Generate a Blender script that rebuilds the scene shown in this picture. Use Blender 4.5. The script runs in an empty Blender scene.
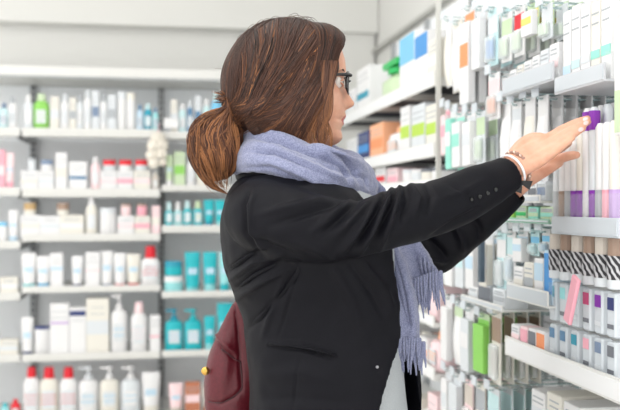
import bpy, bmesh, math, random
import numpy as np
from mathutils import Vector, Matrix, noise
from mathutils.bvhtree import BVHTree
random.seed(7)
V = Vector
PI = math.pi
sc = bpy.context.scene
col = sc.collection

# ------------------------------------------------------------------ camera frame
PSI = math.radians(9.2); FPX = 900.0; EYE = 1.33
Fv = V((math.sin(PSI), math.cos(PSI), 0)); Rv = V((math.cos(PSI), -math.sin(PSI), 0)); Uv = V((0, 0, 1))
CAM = V((0, 0, EYE))
def ray(px, py): return Fv + Rv * ((px - 310) / FPX) + Uv * ((205 - py) / FPX)
def L(px, py, D): return CAM + ray(px, py) * D
def atY(px, py, Y):
    r = ray(px, py); return CAM + r * (Y / r.y)
def atX(px, py, X):
    r = ray(px, py); return CAM + r * (X / r.x)
def topx(p):
    q = V(p) - CAM; D = q.dot(Fv)
    return 310 + FPX * q.dot(Rv) / D, 205 - FPX * q.z / D, D

# ------------------------------------------------------------------ materials
_m = {}
def mat(name, rgb, rough=0.45, spec=0.5, metal=0.0, trans=0.0, coat=0.0, sheen=0.0, bump=0.0, bscale=200.0, emit=0.0, alpha=1.0, vary=0.0):
    key = (name, tuple(rgb), rough, metal, trans, emit, alpha)
    if key in _m: return _m[key]
    m = bpy.data.materials.new(name); m.use_nodes = True
    nt = m.node_tree; b = nt.nodes['Principled BSDF']
    b.inputs['Base Color'].default_value = (*rgb, 1)
    b.inputs['Roughness'].default_value = rough
    b.inputs['Specular IOR Level'].default_value = spec
    b.inputs['Metallic'].default_value = metal
    b.inputs['Transmission Weight'].default_value = trans
    b.inputs['Coat Weight'].default_value = coat
    b.inputs['Sheen Weight'].default_value = sheen
    b.inputs['Alpha'].default_value = alpha
    if emit:
        b.inputs['Emission Color'].default_value = (1, 1, 1, 1); b.inputs['Emission Strength'].default_value = emit
    if bump or vary:
        tc = nt.nodes.new('ShaderNodeTexCoord')
        n = nt.nodes.new('ShaderNodeTexNoise'); n.inputs['Scale'].default_value = bscale; n.inputs['Detail'].default_value = 4
        nt.links.new(tc.outputs['Object'], n.inputs['Vector'])
        if bump:
            bp = nt.nodes.new('ShaderNodeBump'); bp.inputs['Strength'].default_value = bump; bp.inputs['Distance'].default_value = 0.002
            nt.links.new(n.outputs['Fac'], bp.inputs['Height']); nt.links.new(bp.outputs['Normal'], b.inputs['Normal'])
        if vary:
            cr = nt.nodes.new('ShaderNodeValToRGB')
            cr.color_ramp.elements[0].position = 0.3; cr.color_ramp.elements[1].position = 0.7
            cr.color_ramp.elements[0].color = (*[c * (1 - vary) for c in rgb], 1)
            cr.color_ramp.elements[1].color = (*[min(1, c * (1 + vary)) for c in rgb], 1)
            nt.links.new(n.outputs['Fac'], cr.inputs['Fac']); nt.links.new(cr.outputs['Color'], b.inputs['Base Color'])
    _m[key] = m
    return m
def S(r, g, b):  # sRGB 0-255 to linear
    f = lambda c: (c / 255 / 12.92) if c / 255 <= .04045 else ((c / 255 + .055) / 1.055) ** 2.4
    return (f(r), f(g), f(b))
PAL = dict(white=S(228, 228, 229), cream=S(226, 223, 214), pale=S(214, 219, 223), grey=S(170, 175, 180), dgrey=S(112, 116, 124),
           black=S(28, 28, 32), green=S(140, 205, 95), lgreen=S(196, 216, 180), vgreen=S(40, 180, 95), lime=S(180, 212, 80), teal=S(35, 180, 190),
           dteal=S(40, 150, 175), lteal=S(150, 215, 218), paleteal=S(195, 225, 228), blue=S(70, 145, 210), lblue=S(120, 190, 225), pblue=S(190, 215, 232),
           dblue=S(90, 130, 165), navy=S(45, 58, 112), red=S(215, 35, 50), pink=S(238, 170, 185), ppink=S(243, 215, 218), orange=S(240, 150, 100),
           lorange=S(245, 180, 140), purple=S(130, 45, 165), lilac=S(190, 160, 210), gold=S(190, 160, 115), brown=S(158, 134, 118), copper=S(190, 120, 90),
           beige=S(205, 196, 186), mint=S(150, 220, 204), magenta=S(200, 60, 120), slate=S(120, 138, 165), yellow=S(230, 210, 110))
def pm(c): return mat('plastic_' + c, PAL[c], rough=0.42, spec=0.4)

# ------------------------------------------------------------------ mesh helpers
def mk(name, verts, faces, m, parent=None, smooth=False, loc=None):
    me = bpy.data.meshes.new(name); me.from_pydata([tuple(v) for v in verts], [], faces); me.update()
    if smooth: me.polygons.foreach_set('use_smooth', [True] * len(me.polygons))
    for mm in (m if isinstance(m, (list, tuple)) else [m]): me.materials.append(mm)
    o = bpy.data.objects.new(name, me); col.objects.link(o)
    if parent: o.parent = parent
    if loc is not None: o.location = loc
    return o
def empty(name, loc=(0, 0, 0), rz=0.0):
    o = bpy.data.objects.new(name, None); col.objects.link(o); o.location = loc; o.rotation_euler = (0, 0, rz); o.empty_display_size = .05
    return o
def tag(o, label=None, cat=None, group=None, kind=None):
    if label: o['label'] = label
    if cat: o['category'] = cat
    if group: o['group'] = group
    if kind: o['kind'] = kind
    return o
class MB:
    def __init__(s): s.v = []; s.f = []
    def add(s, v, f):
        b = len(s.v); s.v += [tuple(x) for x in v]; s.f += [tuple(b + i for i in q) for q in f]; return s
    def box(s, x0, x1, y0, y1, z0, z1, c=0.0):
        if c <= 0:
            return s.add([(x0, y0, z0), (x1, y0, z0), (x1, y1, z0), (x0, y1, z0), (x0, y0, z1), (x1, y0, z1), (x1, y1, z1), (x0, y1, z1)],
                         [(0, 3, 2, 1), (4, 5, 6, 7), (0, 1, 5, 4), (1, 2, 6, 5), (2, 3, 7, 6), (3, 0, 4, 7)])
        o = lambda x0, x1, y0, y1, z: [(x0 + c, y0, z), (x1 - c, y0, z), (x1, y0 + c, z), (x1, y1 - c, z), (x1 - c, y1, z), (x0 + c, y1, z), (x0, y1 - c, z), (x0, y0 + c, z)]
        R = [o(x0 + c, x1 - c, y0 + c, y1 - c, z0), o(x0, x1, y0, y1, z0 + c), o(x0, x1, y0, y1, z1 - c), o(x0 + c, x1 - c, y0 + c, y1 - c, z1)]
        return s.loft(R)
    def loft(s, rings, close=True, wrap=True):
        n = len(rings[0]); v = [p for r in rings for p in r]; f = []
        for i in range(len(rings) - 1):
            for j in range(n if wrap else n - 1):
                k = (j + 1) % n
                f.append((i * n + j, i * n + k, (i + 1) * n + k, (i + 1) * n + j))
        if close:
            f.append(tuple(range(n - 1, -1, -1))); f.append(tuple((len(rings) - 1) * n + j for j in range(n)))
        return s.add(v, f)
    def lathe(s, prof, sx=1, sy=1, n=18, p=2.0, cx=0, cy=0):
        rings = []
        for r, z in prof:
            ring = []
            for k in range(n):
                a = 2 * PI * (k + .5) / n; ca, sa = math.cos(a), math.sin(a)
                ring.append((cx + r * sx * math.copysign(abs(ca) ** (2 / p), ca), cy + r * sy * math.copysign(abs(sa) ** (2 / p), sa), z))
            rings.append(ring)
        return s.loft(rings)
    def bar(s, a, b, r, n=6):
        a = V(a); b = V(b); t = (b - a).normalized(); u = t.orthogonal().normalized(); w = t.cross(u)
        return s.loft([[c + (u * math.cos(2 * PI * k / n) + w * math.sin(2 * PI * k / n)) * r for k in range(n)] for c in (a, b)])
    def build(s, name, m, parent=None, smooth=False): return mk(name, s.v, s.f, m, parent, smooth)

def smooth_by_angle(o):
    me = o.data
    me.polygons.foreach_set('use_smooth', [True] * len(me.polygons))
    try: me.set_sharp_from_angle(angle=math.radians(40))
    except Exception: pass
    return o

def catmull(P, sub):
    P = [list(map(float, p)) for p in P]; out = []
    for i in range(len(P) - 1):
        p0 = P[max(i - 1, 0)]; p1 = P[i]; p2 = P[i + 1]; p3 = P[min(i + 2, len(P) - 1)]
        for k in range(sub):
            t = k / sub
            out.append([.5 * (2 * b + (c - a) * t + (2 * a - 5 * b + 4 * c - d) * t * t + (-a + 3 * b - 3 * c + d) * t ** 3) for a, b, c, d in zip(p0, p1, p2, p3)])
    out.append(P[-1]); return out
def interp(tab, x):
    xs = [t[0] for t in tab]; return float(np.interp(x, xs, [t[1] for t in tab]))

def tube(mb, rows, n=20, sub=4, axis=None, caps=True):
    """rows: (Vector centre, r_inplane, r_axis); axis = reference direction of the second radius"""
    axis = axis or Fv
    R = catmull([[*c, a, b] for c, a, b in rows], sub)
    cs = [V(r[:3]) for r in R]
    rings = []
    T = []
    for i in range(len(cs)):
        t = (cs[min(i + 1, len(cs) - 1)] - cs[max(i - 1, 0)]).normalized(); T.append(t)
    def ringat(c, t, a, b):
        w = (axis - t * axis.dot(t)).normalized(); u = w.cross(t).normalized()
        return [c + u * (a * math.cos(2 * PI * k / n)) + w * (b * math.sin(2 * PI * k / n)) for k in range(n)]
    if caps:
        for q in (80, 55, 28):
            s_ = math.sin(math.radians(q)); c_ = math.cos(math.radians(q)); r0 = min(R[0][3], R[0][4])
            rings.append(ringat(cs[0] - T[0] * r0 * s_, T[0], R[0][3] * c_, R[0][4] * c_))
    for i, c in enumerate(cs): rings.append(ringat(c, T[i], max(R[i][3], 1e-4), max(R[i][4], 1e-4)))
    if caps:
        for q in (28, 55, 80):
            s_ = math.sin(math.radians(q)); c_ = math.cos(math.radians(q)); r0 = min(R[-1][3], R[-1][4])
            rings.append(ringat(cs[-1] + T[-1] * r0 * s_, T[-1], R[-1][3] * c_, R[-1][4] * c_))
    return mb.loft(rings)
def chain(mb, pts, radii, n=14, sub=4): return tube(mb, [(p, r, r) for p, r in zip(pts, radii)], n, sub)

def voxel(name, mbs, size, it, m, parent=None, adapt=0):
    o = mbs.build('tmp', m)
    bm = bmesh.new(); bm.from_mesh(o.data); bmesh.ops.recalc_face_normals(bm, faces=bm.faces); bm.to_mesh(o.data); bm.free()
    r = o.modifiers.new('r', 'REMESH'); r.mode = 'VOXEL'; r.voxel_size = size; r.adaptivity = adapt
    if it:
        s = o.modifiers.new('s', 'SMOOTH'); s.factor = .5; s.iterations = it
    dg = bpy.context.evaluated_depsgraph_get()
    me = bpy.data.meshes.new_from_object(o.evaluated_get(dg)); me.name = name
    old = o.data; bpy.data.objects.remove(o); bpy.data.meshes.remove(old)
    me.materials.clear()
    for mm in (m if isinstance(m, (list, tuple)) else [m]): me.materials.append(mm)
    me.polygons.foreach_set('use_smooth', [True] * len(me.polygons))
    o = bpy.data.objects.new(name, me); col.objects.link(o)
    if parent: o.parent = parent
    return o
def getv(o):
    a = np.empty(len(o.data.vertices) * 3, np.float32); o.data.vertices.foreach_get('co', a); return a.reshape(-1, 3)
def getn(o):
    a = np.empty(len(o.data.vertices) * 3, np.float32); o.data.vertex_normals.foreach_get('vector', a); return a.reshape(-1, 3)
def setv(o, a):
    o.data.vertices.foreach_set('co', a.astype(np.float32).ravel()); o.data.update()
def np_px(co):
    q = co - np.array(CAM); D = q @ np.array(Fv)
    return 310 + FPX * (q @ np.array(Rv)) / D, 205 - FPX * q[:, 2] / D, D
def polydist(x, y, P):
    best = np.full(x.shape, 1e9); along = np.zeros(x.shape); acc = 0; tot = sum(math.dist(P[i], P[i + 1]) for i in range(len(P) - 1))
    for i in range(len(P) - 1):
        ax, ay = P[i]; bx, by = P[i + 1]; dx, dy = bx - ax, by - ay; l2 = dx * dx + dy * dy
        t = np.clip(((x - ax) * dx + (y - ay) * dy) / l2, 0, 1)
        d = np.hypot(x - ax - t * dx, y - ay - t * dy); u = d < best
        best = np.where(u, d, best); along = np.where(u, (acc + t * math.sqrt(l2)) / tot, along); acc += math.sqrt(l2)
    return best, along
# ------------------------------------------------------------------ setting
M_wall = mat('wall_paint', S(226, 226, 223), rough=.8, bump=.05, bscale=60)
M_shelf = mat('shelf_enamel', S(224, 224, 221), rough=.4, spec=.4)
M_panel = mat('panel_enamel', S(246, 249, 252), rough=.55, spec=.3)
M_steel = mat('slotted_steel', S(165, 168, 170), rough=.4, metal=.3)
M_slot = mat('slot_dark', S(60, 62, 66), rough=.8)
M_wire = mat('wire_chrome', S(185, 205, 205), rough=.25, metal=.6)
M_clear = mat('clear_acrylic', (.93, .97, .97), rough=.08, spec=.4, alpha=.08)
M_frost = mat('frosted_acrylic', S(225, 232, 238), rough=.35, spec=.4, alpha=.75)
M_blister = mat('blister_plastic', (.9, .95, .96), rough=.12, spec=.6, alpha=.45)
M_floor = mat('floor_vinyl', S(222, 220, 214), rough=.35, vary=.06, bscale=14)
M_ceil = mat('ceiling_tile', S(235, 235, 232), rough=.9, bump=.2, bscale=90)

def struct(name, mb, m): return tag(mb.build(name, m), kind='structure')
struct('floor', MB().box(-3.2, 1.6, -1, 5.1, -.05, 0), M_floor)
struct('ceiling', MB().box(-3.2, 1.6, -1, 5.1, 3.0, 3.06), M_ceil)
struct('wall_back', MB().box(-3.2, 1.6, 4.9, 5.0, 0, 3.0), M_wall)
struct('wall_right', MB().box(1.16, 1.26, -1, 4.9, 0, 3.0), M_wall)
struct('trim_1', MB().box(1.128, 1.158, 1.0, 4.88, 2.165, 2.182), mat('trim_grey', S(190, 190, 186), rough=.6))
pc = atY(334, 0, 4.86).x; pd = atY(374, 0, 4.86).x
struct('trim_2', MB().box(pc, pd, 4.84, 4.9, 0, 2.98), M_wall)
struct('baseboard_back', MB().box(-3.2, 1.1, 4.88, 4.9, 0, .08), M_shelf)

struct('trim_3', MB().box(-3.2, 1.155, 4.80, 4.90, atY(100, 24, 4.8).z, 2.995), M_wall)
k = 0
for ix in range(3):
    for iy in range(4):
        cx = -2.5 + ix * 1.3; cy = -.55 + iy * 1.15
        t = tag(empty('ceiling_light', (cx, cy, 2.99)), ['first', 'second', 'third'][ix] + ' row ceiling light panel, ' + ['over the entrance', 'over the aisle start', 'over the customer', 'beside the back shelving'][iy] + ', white square', 'ceiling light', 'ceiling light panels')
        fr = MB()
        for a in ((-.31, .31, -.31, -.29), (-.31, .31, .29, .31), (-.31, -.29, -.29, .29), (.29, .31, -.29, .29)): fr.box(*a, -.02, 0)
        fr.build('frame', M_shelf, t)
        MB().box(-.29, .29, -.29, .29, -.012, -.004).build('diffuser', mat('light_diffuser', (1, 1, 1), emit=2.0), t)
        ld = bpy.data.lights.new('panel_light', 'AREA'); ld.shape = 'SQUARE'; ld.size = .58; ld.energy = 3.5; ld.color = (1, .985, .96)
        lo = bpy.data.objects.new('panel_light', ld); col.objects.link(lo); lo.location = (0, 0, -.03); lo.parent = t

# ------------------------------------------------------------------ products
def child(mb, name, m, root, smooth=False):
    o = mb.build(name, m, root)
    if smooth: smooth_by_angle(o)
    return o
def lines(mb, w, y, z0, z1, n=3):
    for i in range(n):
        zz = z1 - (i + .5) * (z1 - z0) / n; ww = w * random.uniform(.3, .45)
        mb.box(-ww, ww, y - .0006, y, zz - .0016, zz + .0016)
def product(kind, w, h, c, c2='grey', loc=(0, 0, 0), rz=0.0, d=None, label='', cat=None, group=None, band=(.35, .6), cap=.2):
    """kind: carton, bottle, pump, tube (stands on its cap), crimp (cap on top none), jar, spray; built at the origin, front towards -y"""
    d = d or w * .62
    m = pm(c); m2 = pm(c2); hw = w / 2
    if kind == 'carton':
        r = MB().box(-hw, hw, -d / 2, d / 2, 0, h, .0012).build('carton', m)
        b = MB().box(-hw * .97, hw * .97, -d / 2 - .0008, -d / 2, h * band[0], h * band[1]); child(b, 'printed_band', m2, r)
        b = MB(); lines(b, w, -d / 2, h * .66, h * .9, 2); child(b, 'print', pm('grey'), r)
        f = MB().box(-hw * .96, hw * .96, -d / 2 * .96, d / 2 * .96, h, h + .0006); child(f, 'top_flap', m, r)
    elif kind == 'bottle':
        ch = h * cap
        prof = [(hw * .9, 0), (hw, .004), (hw, (h - ch) * .82), (hw * .92, (h - ch) * .92), (hw * .55, h - ch)]
        r = smooth_by_angle(MB().lathe(prof, 1, d / w, 20, 2.6).build('bottle', m))
        cp = MB().lathe([(hw * .56, h - ch), (hw * .58, h - ch + .002), (hw * .5, h - .003), (hw * .44, h)], 1, max(d / w, .75), 16); child(cp, 'cap', m2, r, True)
        b = MB(); b.box(-hw * .62, hw * .62, -d / 2 - .0012, -d / 2 + .002, h * .18, h * .55); child(b, 'label', pm('pale' if c != 'pale' else 'white'), r)
        b = MB(); lines(b, w, -d / 2 - .0012, h * .25, h * .5, 3); child(b, 'print', m2 if c2 != c else pm('grey'), r)
    elif kind == 'pump':
        bh = h * .74
        prof = [(hw * .92, 0), (hw, .004), (hw, bh * .85), (hw * .85, bh * .95), (hw * .4, bh)]
        r = smooth_by_angle(MB().lathe(prof, 1, d / w, 20, 2.5).build('pump_bottle', m))
        p = MB().lathe([(hw * .42, bh), (hw * .42, bh + h * .08), (hw * .15, bh + h * .09), (hw * .15, h * .94), (hw * .35, h * .94), (hw * .35, h)], 1, 1, 12)
        p.box(-hw * .95, 0, -hw * .16, hw * .16, h * .945, h * .99); child(p, 'pump_head', m2, r, True)
        b = MB(); b.box(-hw * .6, hw * .6, -d / 2 - .0012, -d / 2 + .002, h * .2, h * .5); child(b, 'label', pm('pale' if c not in ('pale',) else 'white'), r)
        b = MB(); lines(b, w, -d / 2 - .0012, h * .25, h * .46, 2); child(b, 'print', pm('lblue'), r)
    elif kind == 'tube':
        ch = h * cap; rings = []
        for t in (0, .15, .4, .7, .93, 1):
            a = hw * (.86 + .14 * min(1, t * 1.4)); bb = d / 2 * (1 - t) ** .7 + .0012
            rings.append([(a * math.cos(2 * PI * k / 18), bb * math.sin(2 * PI * k / 18), ch + t * (h - ch)) for k in range(18)])
        mb = MB(); mb.loft(rings); r = smooth_by_angle(mb.build('tube', m))
        child(MB().lathe([(hw * .8, 0), (hw * .84, .002), (hw * .84, ch)], 1, d / w, 18), 'cap', m2, r, True)
        b = MB(); b.box(-hw * .6, hw * .6, -d / 2 * .8, -d / 2 * .8 + .003, h * .45, h * .6); child(b, 'label', pm('pblue'), r)
    elif kind == 'jar':
        lh = h * cap
        r = smooth_by_angle(MB().lathe([(hw * .9, 0), (hw, .003), (hw, h - lh)], 1, d / w, 20).build('jar', m))
        child(MB().lathe([(hw * 1.02, h - lh), (hw * 1.02, h - .002), (hw * .97, h)], 1, d / w, 20), 'lid', m2, r, True)
    elif kind == 'spray':
        bh = h * .68
        r = smooth_by_angle(MB().lathe([(hw * .9, 0), (hw, .004), (hw, bh * .7), (hw * .35, bh)], 1, d / w, 18, 2.5).build('spray_bottle', m))
        p = MB().lathe([(hw * .36, bh), (hw * .36, h * .8), (hw * .2, h * .82), (hw * .2, h * .86)], 1, 1, 12)
        p.box(-hw * 1.0, hw * .7, -hw * .3, hw * .3, h * .86, h); p.box(-hw * .75, -hw * .5, -hw * .2, hw * .2, h * .72, h * .86); child(p, 'trigger', m2, r)
    r.location = loc; r.rotation_euler = (0, 0, rz)
    names = dict(carton='carton', bottle='bottle', pump='pump bottle', tube='tube', jar='jar', spray='spray bottle')
    tag(r, label, cat or names[kind], group)
    return r
ORD = ['first', 'second', 'third', 'fourth', 'fifth', 'sixth', 'seventh', 'eighth', 'ninth', 'tenth', 'eleventh', 'twelfth', 'thirteenth', 'fourteenth', 'fifteenth', 'sixteenth', 'seventeenth', 'eighteenth']
CN = dict(pale='pale grey', dgrey='dark grey', lgreen='pale green', vgreen='bright green', dteal='deep teal', lteal='light teal', paleteal='pale aqua', lblue='light blue',
          pblue='powder blue', dblue='dusty blue', ppink='blush', lorange='peach', yellow='pale yellow', lime='lime')
cn = lambda c: CN.get(c, c).replace(' ', '-')

# ------------------------------------------------------------------ back shelving, three bays
YF = 4.30; YB = 4.72
def bay(name, x0, x1, shelves, label):
    t = tag(empty(name, ((x0 + x1) / 2, YB, 0)), label, 'shelving', 'shop shelving bays along the back wall')
    X = (x1 - x0) / 2; o = lambda z: z
    MB().box(-X, X, 0, .02, .05, 1.93).build('back_panel', M_panel, t)
    for sx, nm in ((-1, 'upright'), (1, 'upright')):
        u = MB().box(sx * X - max(sx, 0) * .014, sx * X - min(sx, 0) * .014, -.03, 0, 0, 1.93).build(nm, M_steel, t)
        sl = MB()
        for i in range(60): sl.box(sx * (X - .007) - .004, sx * (X - .007) + .004, -.0315, -.029, .08 + i * .031, .08 + i * .031 + .017)
        sl.build('slot', M_slot, u)
    for z0, z1 in shelves:
        s = MB(); s.box(-X + .004, X - .004, -(YB - YF) + .004, -.032, z1 - .032, z1 - .020); s.box(-X + .004, X - .004, -(YB - YF), -(YB - YF) + .004, z0, z1 - .012)
        sh = s.build('shelf', M_shelf, t)
        MB().box(-X + .012, X - .012, -(YB - YF) - .002, -(YB - YF), z0 + .006, z1 - .018).build('ticket_strip', mat('ticket_strip', S(214, 214, 210), rough=.3), sh)
        for bx in (-X + .016, X - .020): MB().box(bx, bx + .004, -.40, -.032, z0 - .01, z1 - .032).build('bracket', M_steel, sh)
    MB().box(-X, X, -.35, -.33, 0, .1).build('plinth', M_steel, t)
    return t
def zB(y): return EYE + (205 - y) / FPX * atY(90, y, YF).dot(Fv) if 0 else atY(90, y, YF).z
xs = [atY(p, 200, YF).x for p in (-116, 21, 161, 301)]
rowsL = [(126, 137), (185, 196), (238, 248), (289, 299), (350, 360), (413, 424)]
rowsM = [(126, 137), (186, 197), (231, 241), (283, 292), (350, 360), (413, 424)]
rowsR = [(128, 138), (182, 191), (223, 233), (290, 299), (350, 359), (413, 424)]
HH = {}
for nm, i, rows in (('outer', 0, rowsL), ('middle', 1, rowsM), ('inner', 2, rowsR)):
    zz = [(zB(b), zB(a)) for a, b in rows]
    HH[nm] = [z1 - .0192 for z0, z1 in zz]
    bay('shelving_unit', xs[i] + .001, xs[i + 1] - .001, zz, {'outer': 'white shelving bay at the edge, of pink and cream packs', 'middle': 'white shelving bay of skincare with red-capped bottles on its low shelf', 'inner': 'white shelving bay of teal toiletries behind the woman'}[nm])
hd = tag(MB().box(xs[0], xs[3], YF + .10, YB + .02, 1.933, zB(64)).build('header_board', M_shelf), 'long white header board running along above the back shelving bays', 'header board')
hd['label'] = 'long white header board running along the top of the back shelving'
MB().box(xs[0], xs[3], YF + .098, YF + .1, 1.933, 1.942).build('edge_strip', M_steel, hd)

BN = {'outer': 'of the edge bay', 'middle': 'of the middle bay', 'inner': 'of the teal bay'}
RN = ['top', 'second', 'third', 'fourth', 'fifth', 'lowest']
def row(bayn, r, items):
    z = HH[bayn][r]
    for i, it in enumerate(items):
        x0, x1, yt, kind, c, c2 = it[:6]; kw = dict(it[6]) if len(it) > 6 else {}
        w = (x1 - x0) * .0048 * .98; Y = YF + .012 + (kw.get('d') or w * .62) / 2
        p = atY((x0 + x1) / 2, 200, Y); top = atY((x0 + x1) / 2, yt, Y).z
        on = kw.pop('on', 0); zz = z
        if on: zz = atY((x0 + x1) / 2, on, Y).z; w *= .95
        h = max(top - zz, .02)
        names = dict(carton='carton', bottle='bottle', pump='pump bottle', tube='tube', jar='jar', spray='spray bottle')
        what = {'carton': '%s %s with %s band' % (cn(c), names[kind], cn(c2)), 'jar': '%s jar with %s lid' % (cn(c), cn(c2)), 'pump': '%s %s' % (cn(c), names[kind])}.get(kind, '%s %s with %s cap' % (cn(c), names[kind], cn(c2)))
        lab = '%s, %s along the %s shelf %s' % (what, ORD[i], RN[r], BN[bayn])
        product(kind, w, h, c, c2, (p.x, Y, zz), 0, label=lab, group='products on the %s shelf %s' % (RN[r], BN[bayn]), **kw)
J = dict
row('middle', 0, [(24, 33, 95, 'bottle', 'pale', 'white'), (34, 49, 94, 'bottle', 'green', 'lgreen'), (51, 59, 97, 'carton', 'cream', 'pale'), (61, 69, 94, 'bottle', 'white', 'pale'), (70, 76, 98, 'carton', 'cream', 'grey'),
    (77, 83, 95, 'bottle', 'pale', 'grey'), (84, 91, 90, 'bottle', 'white', 'pale'), (92, 99, 91, 'carton', 'pale', 'slate'), (100, 107, 94, 'bottle', 'white', 'grey'), (108, 116, 95, 'carton', 'pale', 'grey'),
    (118, 126, 92, 'jar', 'white', 'pale'), (127, 135, 93, 'jar', 'white', 'cream'), (137, 143, 105, 'bottle', 'pblue', 'dblue'), (144, 152, 104, 'bottle', 'dteal', 'paleteal'), (153, 158, 108, 'bottle', 'lteal', 'dblue')])
row('outer', 0, [(-8, -1, 100, 'bottle', 'pblue', 'white'), (0, 8, 103, 'bottle', 'paleteal', 'slate'), (9, 17, 97, 'bottle', 'white', 'grey')])
row('inner', 0, [(171, 177, 100, 'carton', 'cream', 'pale'), (179, 186, 104, 'bottle', 'paleteal', 'white'), (187, 193, 101, 'bottle', 'dblue', 'pale'), (195, 201, 96, 'carton', 'pale', 'dblue'), (203, 210, 99, 'bottle', 'paleteal', 'white'), (211, 222, 93, 'bottle', 'lblue', 'paleteal'), (224, 236, 96, 'bottle', 'paleteal', 'white')])
row('middle', 1, [(22, 38, 171, 'carton', 'white', 'cream'), (28, 36, 158, 'jar', 'pale', 'grey', J(on=170.6)), (39, 54, 171, 'carton', 'white', 'pale'), (41, 53, 160, 'jar', 'white', 'slate', J(on=170.6, cap=.45)), (56, 67, 153, 'carton', 'white', 'cream'),
    (70, 87, 162, 'carton', 'white', 'dblue', J(band=(.38, .5))), (91, 100, 157, 'bottle', 'ppink', 'white'), (101, 117, 171, 'carton', 'white', 'ppink'), (103, 116, 160, 'jar', 'pale', 'red', J(on=170.6, cap=.5)),
    (118, 133, 171, 'carton', 'white', 'pink'), (119, 132, 160, 'jar', 'white', 'red', J(on=170.6, cap=.5)), (134, 150, 171, 'carton', 'cream', 'ppink'), (135, 148, 160, 'jar', 'pale', 'red', J(on=170.6, cap=.5)), (152, 159, 172, 'bottle', 'beige', 'cream')])
row('outer', 1, [(-9, -3, 152, 'carton', 'ppink', 'pink'), (-2, 5, 150, 'carton', 'pink', 'ppink'), (6, 14, 153, 'tube', 'ppink', 'pink')])
row('inner', 1, [(166, 173, 155, 'tube', 'lgreen', 'white'), (174, 185, 152, 'carton', 'lgreen', 'green'), (187, 195, 156, 'bottle', 'white', 'pale'), (197, 205, 160, 'carton', 'cream', 'lgreen'), (207, 216, 158, 'tube', 'pale', 'white'), (218, 228, 160, 'bottle', 'cream', 'white')])
row('middle', 2, [(22, 40, 215, 'carton', 'white', 'cream'), (24, 36, 203, 'jar', 'cream', 'gold', J(on=214.6, cap=.6)), (41, 60, 216, 'carton', 'white', 'pale'), (57, 69, 203, 'jar', 'cream', 'brown', J(on=214.6, cap=.6)), (61, 84, 215, 'carton', 'cream', 'white'),
    (86, 97, 197.5, 'bottle', 'cream', 'white'), (100, 116, 208, 'jar', 'white', 'pale'), (118, 134, 216, 'carton', 'white', 'ppink'), (121, 131, 204, 'jar', 'ppink', 'brown', J(on=215.6)), (135, 150, 216, 'carton', 'cream', 'pink'), (137, 147, 204, 'jar', 'pink', 'brown', J(on=215.6)), (152, 160, 206, 'carton', 'ppink', 'cream')])
row('outer', 2, [(-9, -2, 216, 'bottle', 'cream', 'white'), (-1, 7, 222, 'jar', 'white', 'lblue'), (9, 18, 210, 'tube', 'white', 'pblue')])
row('inner', 2, [(165, 173, 202, 'bottle', 'teal', 'paleteal', J(cap=.35)), (174, 182, 202, 'bottle', 'lteal', 'white', J(cap=.35)), (183, 192, 201, 'bottle', 'teal', 'paleteal', J(cap=.3)), (193, 203, 201, 'bottle', 'teal', 'lgreen', J(cap=.3)), (204, 214, 200, 'tube', 'teal', 'dteal'), (215, 225, 200, 'tube', 'teal', 'lteal'), (226, 236, 201, 'bottle', 'dteal', 'teal')])
row('middle', 3, [(22, 36, 253, 'tube', 'white', 'lteal', J(cap=.12)), (37, 50, 256, 'tube', 'white', 'lblue', J(cap=.14)), (51, 63, 253, 'carton', 'white', 'pblue', J(band=(.5, .6))), (72, 83, 256, 'tube', 'white', 'navy', J(cap=.1)), (86, 100, 252, 'carton', 'white', 'ppink', J(band=(.45, .5))),
    (101, 113, 251, 'tube', 'white', 'slate', J(cap=.08)), (114, 126, 253, 'tube', 'white', 'red', J(cap=.08)), (127, 140, 254, 'tube', 'cream', 'red', J(cap=.1)), (141, 160, 246, 'bottle', 'white', 'red', J(cap=.3))])
row('outer', 3, [(-9, 0, 270, 'bottle', 'white', 'cream'), (2, 18, 277, 'carton', 'cream', 'white')])
row('inner', 3, [(164, 183, 276, 'jar', 'lteal', 'white', J(cap=.35)), (164.5, 182.5, 261, 'jar', 'teal', 'dteal', J(on=275.4, cap=.4)), (185, 200, 252, 'tube', 'teal', 'lteal', J(cap=.12)), (203, 217, 252, 'tube', 'teal', 'lteal', J(cap=.2)), (219, 230, 252, 'tube', 'lteal', 'teal'), (231, 243, 253, 'tube', 'teal', 'dteal')])
row('middle', 4, [(22, 33, 317, 'tube', 'white', 'navy', J(cap=.1)), (35, 50, 326, 'jar', 'white', 'navy', J(cap=.1)), (51, 69, 303, 'carton', 'white', 'lilac', J(band=(.6, .64))), (70, 86, 307, 'carton', 'white', 'navy', J(band=(.82, .93))), (87, 109, 298, 'carton', 'cream', 'pale'),
    (111, 127, 294, 'pump', 'white', 'white'), (131, 147, 302, 'bottle', 'white', 'ppink', J(cap=.22)), (150, 160, 315, 'carton', 'white', 'pink', J(band=(.4, .45)))])
row('outer', 4, [(-9, 0, 325, 'bottle', 'white', 'pale'), (1, 18, 339, 'carton', 'cream', 'pale')])
row('inner', 4, [(165, 183, 309, 'pump', 'teal', 'dteal'), (184, 202, 309, 'pump', 'teal', 'teal'), (204, 215, 316, 'tube', 'teal', 'lteal'), (217, 233, 303, 'tube', 'teal', 'dteal'), (235, 247, 306, 'bottle', 'teal', 'lteal')])
row('middle', 5, [(24, 39, 367, 'bottle', 'white', 'red'), (40, 58, 367, 'bottle', 'cream', 'red', J(cap=.22)), (60, 77, 367, 'bottle', 'white', 'red', J(cap=.22)), (79, 98, 366, 'pump', 'white', 'pale'), (100, 119, 366, 'pump', 'cream', 'white'), (121, 140, 366, 'pump', 'pale', 'white'), (142, 160, 372, 'tube', 'white', 'cream')])
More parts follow.
